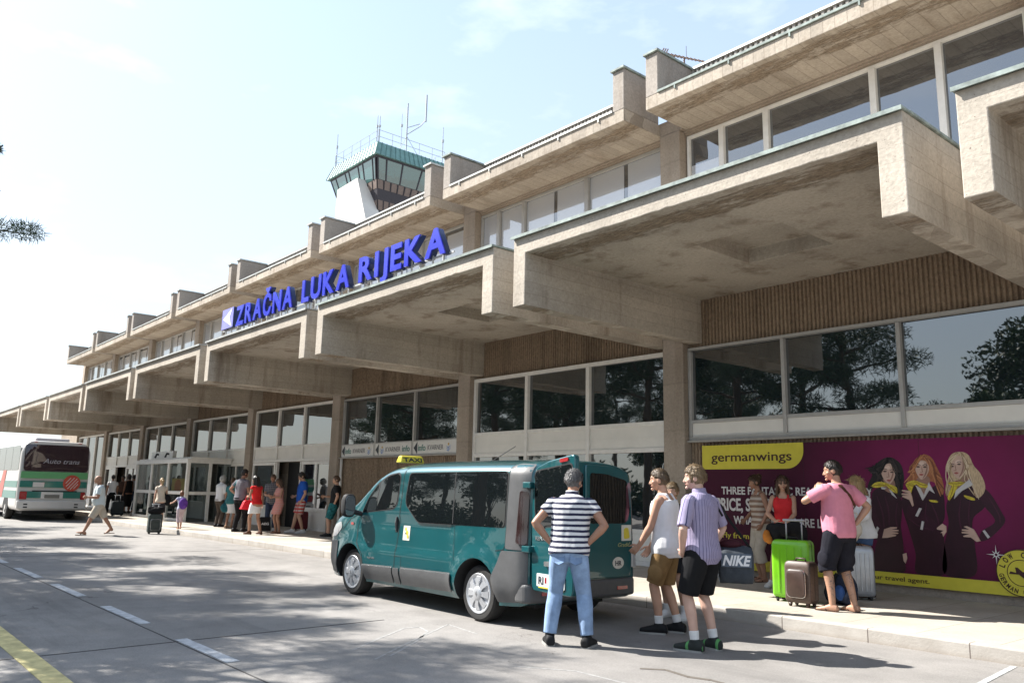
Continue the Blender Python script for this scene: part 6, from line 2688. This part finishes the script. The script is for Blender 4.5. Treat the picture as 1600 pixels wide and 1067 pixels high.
person('boy in black tee and teal patterned shorts leaning on the concrete pillar', ground(519, 839, WALK_Z), hd(519, 78),
       dict(h=1.70, lean=(0, -.06), head=(14, -4, 0), LH=(-.2, -.06, .98), LE=(-1, -.7, 0), RH=(.05, .30, 1.16), RE=(.6, -.6, -.5), LF=(-.09, .10, 0, 8, 0), RF=(.09, .18, 0, -6, 0)), 'm', 'fair', ('brown', 'short'),
       (('tshirt', TEEB, dict(e=.022, sleeve=.7)), ('shorts', TEALC, dict(e=.034, to=.95)), ('shoes', B_SHOE)))
# far group by the coach
person('woman in white tee and dark trousers seen from behind near the coach', ground(171, 805, WALK_Z), hd(171, 8), dict(h=1.72, LF=(-.14, 0, 0, 8, 0), RF=(.14, .04, 0, -8, 0)), 'f', 'brown', ('dark', 'crop'),
       (('tshirt', WHITEC, dict(e=.02, sleeve=.45)), ('trousers', BLACKC, dict(e=.02)), ('shoes', B_SHOE)))
person('dark haired person in a long black dress by the far doorway', ground(197, 802, WALK_Z), hd(197, 30), dict(h=1.8), 'f', 'brown', ('dark', 'mid'), (('dress', BLACKC, dict(to=.3)), ('shoes', B_SHOE)))
person('person in brown top half hidden behind the black dress', ground(188, 801, WALK_Z), hd(188, 150), dict(h=1.72), 'm', 'brown', ('dark', 'short'), (('tshirt', cloth('brown_tee', (.07, .04, .03)), dict(sleeve=.6)), ('trousers', BLACKC)))
person('person in pale grey shirt standing deepest in the far doorway', ground(203, 800, WALK_Z), hd(203, -40), dict(h=1.78), 'm', 'tan', ('dark', 'short'), (('tshirt', cloth('pale_grey_tee', (.36, .36, .38)), dict(sleeve=.6)), ('trousers', DENIM)))


# ------------------------------------------------------------------ luggage
def case(name, label, base, rz, w_, d, h, m, ribs_=0, hand_h=0., wheels=True, pocket=None, trim=BLACK, soft=.04, group=None, cat='suitcase'):
    e = empty(name, label, cat, base, rz, group)
    z0 = .05 if wheels else .0
    g = G()
    g.rings([[(x, y, z) for x, y in rpoly([(-w_ / 2 * s_, -d / 2 * t_), (w_ / 2 * s_, -d / 2 * t_), (w_ / 2 * s_, d / 2 * t_), (-w_ / 2 * s_, d / 2 * t_)], soft, 5)] for z, s_, t_ in ((z0, .88, .8), (z0 + .02, .97, .94), (z0 + .05, 1, 1), (h - .07, 1, 1), (h - .025, .965, .94), (h, .86, .78))])
    b = g.done('shell', m, e, world=False, smooth=45)
    g = G()
    if ribs_:
        for i in range(ribs_):
            x = -w_ / 2 + w_ * (i + 1) / (ribs_ + 1)
            for y in (-d / 2, d / 2):
                g.box(x - .012, x + .012, y - .007, y + .007, z0 + .07, h - .09)
        g.done('shell_ridge', m, b, world=False, bevel=.004)
        g = G()
    g.rings([[(x * s_, y, z) for x, z in rpoly([(-w_ / 2, z0), (w_ / 2, z0), (w_ / 2, h), (-w_ / 2, h)], .07, 5)] for y, s_ in ((-.010, 1.01), (.010, 1.01))])
    g.done('seam', trim, e, world=False)
    if wheels:
        for x in (-w_ / 2 + .06, w_ / 2 - .06):
            for y in (-d / 2 + .04, d / 2 - .04):
                g = G()
                g.cyl((x, y, .027), .027, -.012, .012, 'x', 16)
                g.box(x - .02, x + .02, y - .02, y + .02, .03, z0 + .03)
                g.done('wheel', trim, e, world=False)
    g = G()
    g.tube([(-.07, 0, h - .005), (-.06, 0, h + .035), (.06, 0, h + .035), (.07, 0, h - .005)], .011, 8)
    g.done('top_handle', trim, e, world=False, smooth=1)
    if hand_h:
        g = G()
        for x in (-w_ * .21, w_ * .21):
            g.tube([(x, d * .3, h - .02), (x, d * .3, h + hand_h)], .010, 8)
        g.tube([(-w_ * .27, d * .3, h + hand_h), (w_ * .27, d * .3, h + hand_h)], .017, 8, dome=True)
        g.done('pull_handle', GALV, e, world=False, smooth=1)
    if pocket:
        pw, pz0, pz1, pm_ = pocket
        g = G()
        g.rings([[(x, y, z) for x, z in rpoly([(-pw / 2 * s_, pz0 + (1 - s_) * .2), (pw / 2 * s_, pz0 + (1 - s_) * .2), (pw / 2 * s_, pz1 - (1 - s_) * .2), (-pw / 2 * s_, pz1 - (1 - s_) * .2)], .06, 5)] for y, s_ in ((-d / 2 + .01, 1), (-d / 2 - .035, 1), (-d / 2 - .045, .94))])
        p_ = g.done('front_pocket', pm_, e, world=False, smooth=40)
        g = G()
        pl = rpoly([(-pw / 2, pz0), (pw / 2, pz0), (pw / 2, pz1), (-pw / 2, pz1)], .06, 5)
        pts = [(x * 1.01, -d / 2 - .030, z) for x, z in pl]
        g.tube(pts + pts[:1], .006, 6)
        g.done('zip', CHROME, p_, world=False)
    return e


GREENS = mat('lime_plastic', (.17, .50, .015), .28, var=.04, coat=.4)
t = NT('brown_monogram')
x, y, z = t.xyz()
s1 = t.math('SINE', t.math('MULTIPLY', t.math('ADD', x, z), 200.))
s2 = t.math('SINE', t.math('MULTIPLY', t.math('SUBTRACT', x, z), 200.))
t.set(Base_Color=t.mix(t.math('GREATER_THAN', t.math('MULTIPLY', s1, s2), .25), (.045, .028, .022), (.13, .085, .06)), Roughness=.5)
MONO = t.m
BROWNP = mat('brown_bag_leather', (.055, .033, .026), .4, var=.2)
SILV = mat('silver_shell', (.36, .37, .39), .35, .5)
rz_ = -YAW * 0 + hd(1240, -14) - 0
case('suitcase', 'big lime green hard suitcase with its pull handle up', ground(1242, 939, WALK_Z), hd(1242, -16), .50, .30, .80, GREENS, 4, .26)
case('suitcase', 'brown patterned soft suitcase with a front pocket leaning before the green one', ground(1254, 947, WALK_Z), hd(1254, -28), .36, .24, .56, MONO, 0, 0, True, (.25, .12, .46, BROWNP), BROWNP)
case('suitcase', 'tall silver ribbed suitcase beside the blond woman', ground(1342, 936, WALK_Z), hd(1342, 10), .42, .25, .72, SILV, 6, .0)
e = empty('backpack', 'navy travel backpack slumped on the paving behind the tattooed legs', 'backpack', ground(1318, 944, WALK_Z))
g = G()
g.ell((0, 0, .20), .20, .15, .21)
g.ell((-.10, -.06, .14), .12, .12, .14)
g.ell((.10, -.05, .12), .12, .12, .12)
g.ell((.02, .02, .33), .12, .11, .10)
me = melt(g, .012, 2, .008, 20)
link('sack', me, cloth('navy_bag', (.02, .026, .045), .8, .2), e, smooth=1, world=False)
g = G()
g.tube([(-.04, -.14, .12), (-.05, -.18, .26), (-.02, -.10, .40)], .018, 8, flat=.4)
g.done('strap', BLACKC, e, world=False)
g = G()
g.ell((.04, -.155, .16), .07, .03, .10)
g.done('blue_panel', cloth('blue_panel', (.03, .07, .20)), e, world=False, smooth=1)

# sports holdall on the purple shirt's shoulder
c = wpt(pm, pS, (.43, -.10, .78))
e = empty('holdall', 'dark grey sports holdall with a white slogan panel hanging from a shoulder', 'bag', c, hd(1150, 2))
GREYB = cloth('charcoal_nylon', (.045, .052, .062), .7, .15)
g = G()
g.rings([[(x, math.cos(a) * .15 * s_, math.sin(a) * .21 * s_) for a in [2 * PI * j / 22 for j in range(22)]] for x, s_ in ((-.18, .6), (-.165, .9), (-.10, 1), (.10, 1), (.165, .9), (.18, .6))])
for v in g.b.verts:
    v.co.z = max(v.co.z, -.17)
me = melt(g, .011, 2, .007, 14)
link('bag_body', me, GREYB, e, smooth=1, world=False)
g = G()
g.box(-.15, .15, -.166, -.158, -.0, .135)
p_ = g.done('slogan_panel', cloth('slate_panel', (.10, .12, .15), .7), e, world=False, bevel=.004)
text('lettering', 'NIKE', (-.135, -.17, .02), (1, 0, 0), .26, .10, WHITEC, p_, .05, .006, shear=.25, world=False)
g = G()
g.tube([(-.2, 0, .15), (-.16, .02, .30), (-.1, .0, .42), (-.14, .03, .55)], .016, 8, flat=.4)
g.tube([(.16, 0, .17), (.05, -.04, .32), (-.08, -.02, .5), (-.14, .03, .62)], .016, 8, flat=.4)
g.done('shoulder_strap', BLACKC, e, world=False)
g = G()
g.ell((-.05, 0, .22), .12, .09, .05)
g.done('rolled_jacket', cloth('maroon_cloth', (.05, .015, .02)), e, world=False, smooth=1)

# jacket and bag hung on the green case's handle
e = empty('jacket', 'black jacket with an orange lining draped over the green case handle', 'jacket', ground(1222, 932, WALK_Z) + Vector((0, 0, .9)))
g = G()
for cx, cy2, cz, a, b, c_ in ((0, 0, .06, .17, .07, .05), (-.13, .0, -.02, .09, .06, .13), (-.19, .02, -.10, .06, .05, .09), (.2, .05, .04, .13, .06, .11), (.30, .08, -.06, .08, .06, .17), (-.05, -.03, -.04, .08, .05, .10), (.08, .0, .0, .09, .05, .08)):
    g.ell((cx, cy2, cz), a, b, c_)
me = melt(g, .011, 2, .012, 18)
link('cloth', me, cloth('black_jacket', (.014, .014, .015), .8), e, smooth=1, world=False)
g = G()
g.ell((-.17, -.06, -.08), .06, .06, .09)
g.ell((-.12, -.08, -.13), .05, .04, .06)
me = melt(g, .009, 2, .008, 26)
link('lining', me, cloth('orange_lining', (.42, .15, .03)), e, smooth=1, world=False)
# pale bag in the blond woman's hands
e = empty('shoulder_bag', 'cream cloth bag held in front of the blond woman', 'bag', gy(1334, 826, 11.2))
g = G()
g.ell((0, 0, 0), .12, .08, .13)
g.ell((.02, 0, .10), .07, .06, .06)
g.ell((-.02, .0, -.09), .09, .07, .09)
link('bag_body', melt(g, .01, 2, .01, 20), CREAM, e, smooth=1, world=False)
g = G()
g.tube([(-.08, 0, .10), (-.03, -.02, .22), (.06, -.02, .22), (.1, 0, .08)], .012, 8)
g.done('strap', CREAM, e, world=False)

# things of the walking group
DKCASE = cloth('grey_green_canvas', (.055, .065, .06), .7, .15)
b_ = ground(240, 834)
case('suitcase', 'grey green upright suitcase pulled along the road with a black bag on top', b_, hd(240, 8), .40, .28, .60, DKCASE, 0, .30, True, (.28, .12, .45, DKCASE))
e = empty('black_bag', 'black soft bag riding on the pulled grey suitcase', 'bag', b_ + Vector((0, 0, .60)), hd(240, 0))
g = G()
g.ell((0, 0, .10), .24, .14, .12)
g.ell((-.14, 0, .16), .10, .08, .08)
g.ell((.12, -.02, .15), .13, .10, .09)
link('bag_body', melt(g, .014, 2, .012, 16), BLACKC, e, smooth=1, world=False)
c = wpt(pt, ptS, (.22, -.02, .98))
e = empty('shoulder_bag', 'black handbag under the arm of the ponytailed woman', 'bag', c, hd(262, 0))
g = G()
g.ell((0, 0, 0), .12, .09, .17)
g.ell((.03, 0, -.10), .12, .09, .10)
link('bag_body', melt(g, .012, 2, .008, 18), BLACKC, e, smooth=1, world=False)
g = G()
g.tube([(-.05, .05, .12), (-.10, .04, .34), (-.12, -.05, .36), (-.06, -.06, .1)], .012, 8)
g.done('strap', BLACKC, e, world=False)
gp = ground(280, 826, WALK_Z)
e = empty('backpack', 'purple school backpack on the small girl', 'backpack', gp + Vector((.15 * math.sin(hd(280, 20)), -.15 * math.cos(hd(280, 20)), .78)), hd(280, 20))
g = G()
g.ell((0, 0, 0), .14, .08, .18)
g.ell((0, -.06, -.06), .10, .05, .09)
link('sack', melt(g, .012, 2), cloth('purple_nylon', (.13, .05, .30), .6, .3), e, smooth=1, world=False)
e = empty('handbag', 'bright red handbag hanging at the red top woman\'s elbow', 'bag', gy(385, 788, 10.0), hd(385, 30))
g = G()
g.prism([(-.2, -.14), (.17, -.16), (.12, .13), (-.08, .12)], -.07, .07)
g.done('bag_body', cloth('red_leather', (.55, .02, .03), .45, .05), e, world=False, bevel=.03, seg=3)
g = G()
g.tube([(-.05, 0, .12), (0, 0, .26), (.08, 0, .26), (.1, 0, .12)], .012, 8)
g.done('strap', cloth('red_leather', (.55, .02, .03)), e, world=False)
e = empty('shoulder_bag', 'teal fabric bag at the hip of the white skirt woman', 'bag', gy(354, 793, 10.62), hd(354, 0))
g = G()
g.ell((0, 0, 0), .20, .10, .17)
link('bag_body', melt(g, .014, 2, .01, 15), cloth('teal_bag', (.02, .10, .12), .8, .2), e, smooth=1, world=False)
g = G()
g.tube([(-.1, 0, .12), (.02, 0, .5), (.1, 0, .12)], .012, 8)
g.done('strap', cloth('teal_bag', (.02, .10, .12)), e, world=False)
e = empty('carrier_bag', 'black carrier bag with small white letters at the plaid shirt man\'s legs', 'bag', gy(414, 818, 10.75), hd(414, 0))
g = G()
g.prism([(-.18, -.2), (.18, -.2), (.16, .2), (-.16, .2)], -.06, .06)
g.done('bag_body', BLACKC, e, world=False, bevel=.02)
text('lettering', 'AEG', (-.11, -.066, -.03), (1, 0, 0), .22, .07, WHITEC, e, .03, world=False)
e = case('suitcase', 'dark grey suitcase standing by the group near the coach', ground(182, 806, WALK_Z), hd(182, 10), .48, .28, .62, cloth('dark_case', (.03, .034, .036), .7), 0, .25)
case('suitcase', 'maroon suitcase by the glass door behind the blue tee man', ground(447, 829, WALK_Z) + Vector((0, .5, 0)), hd(447, 0), .42, .26, .60, cloth('maroon_case', (.10, .02, .025), .7), 0, 0)
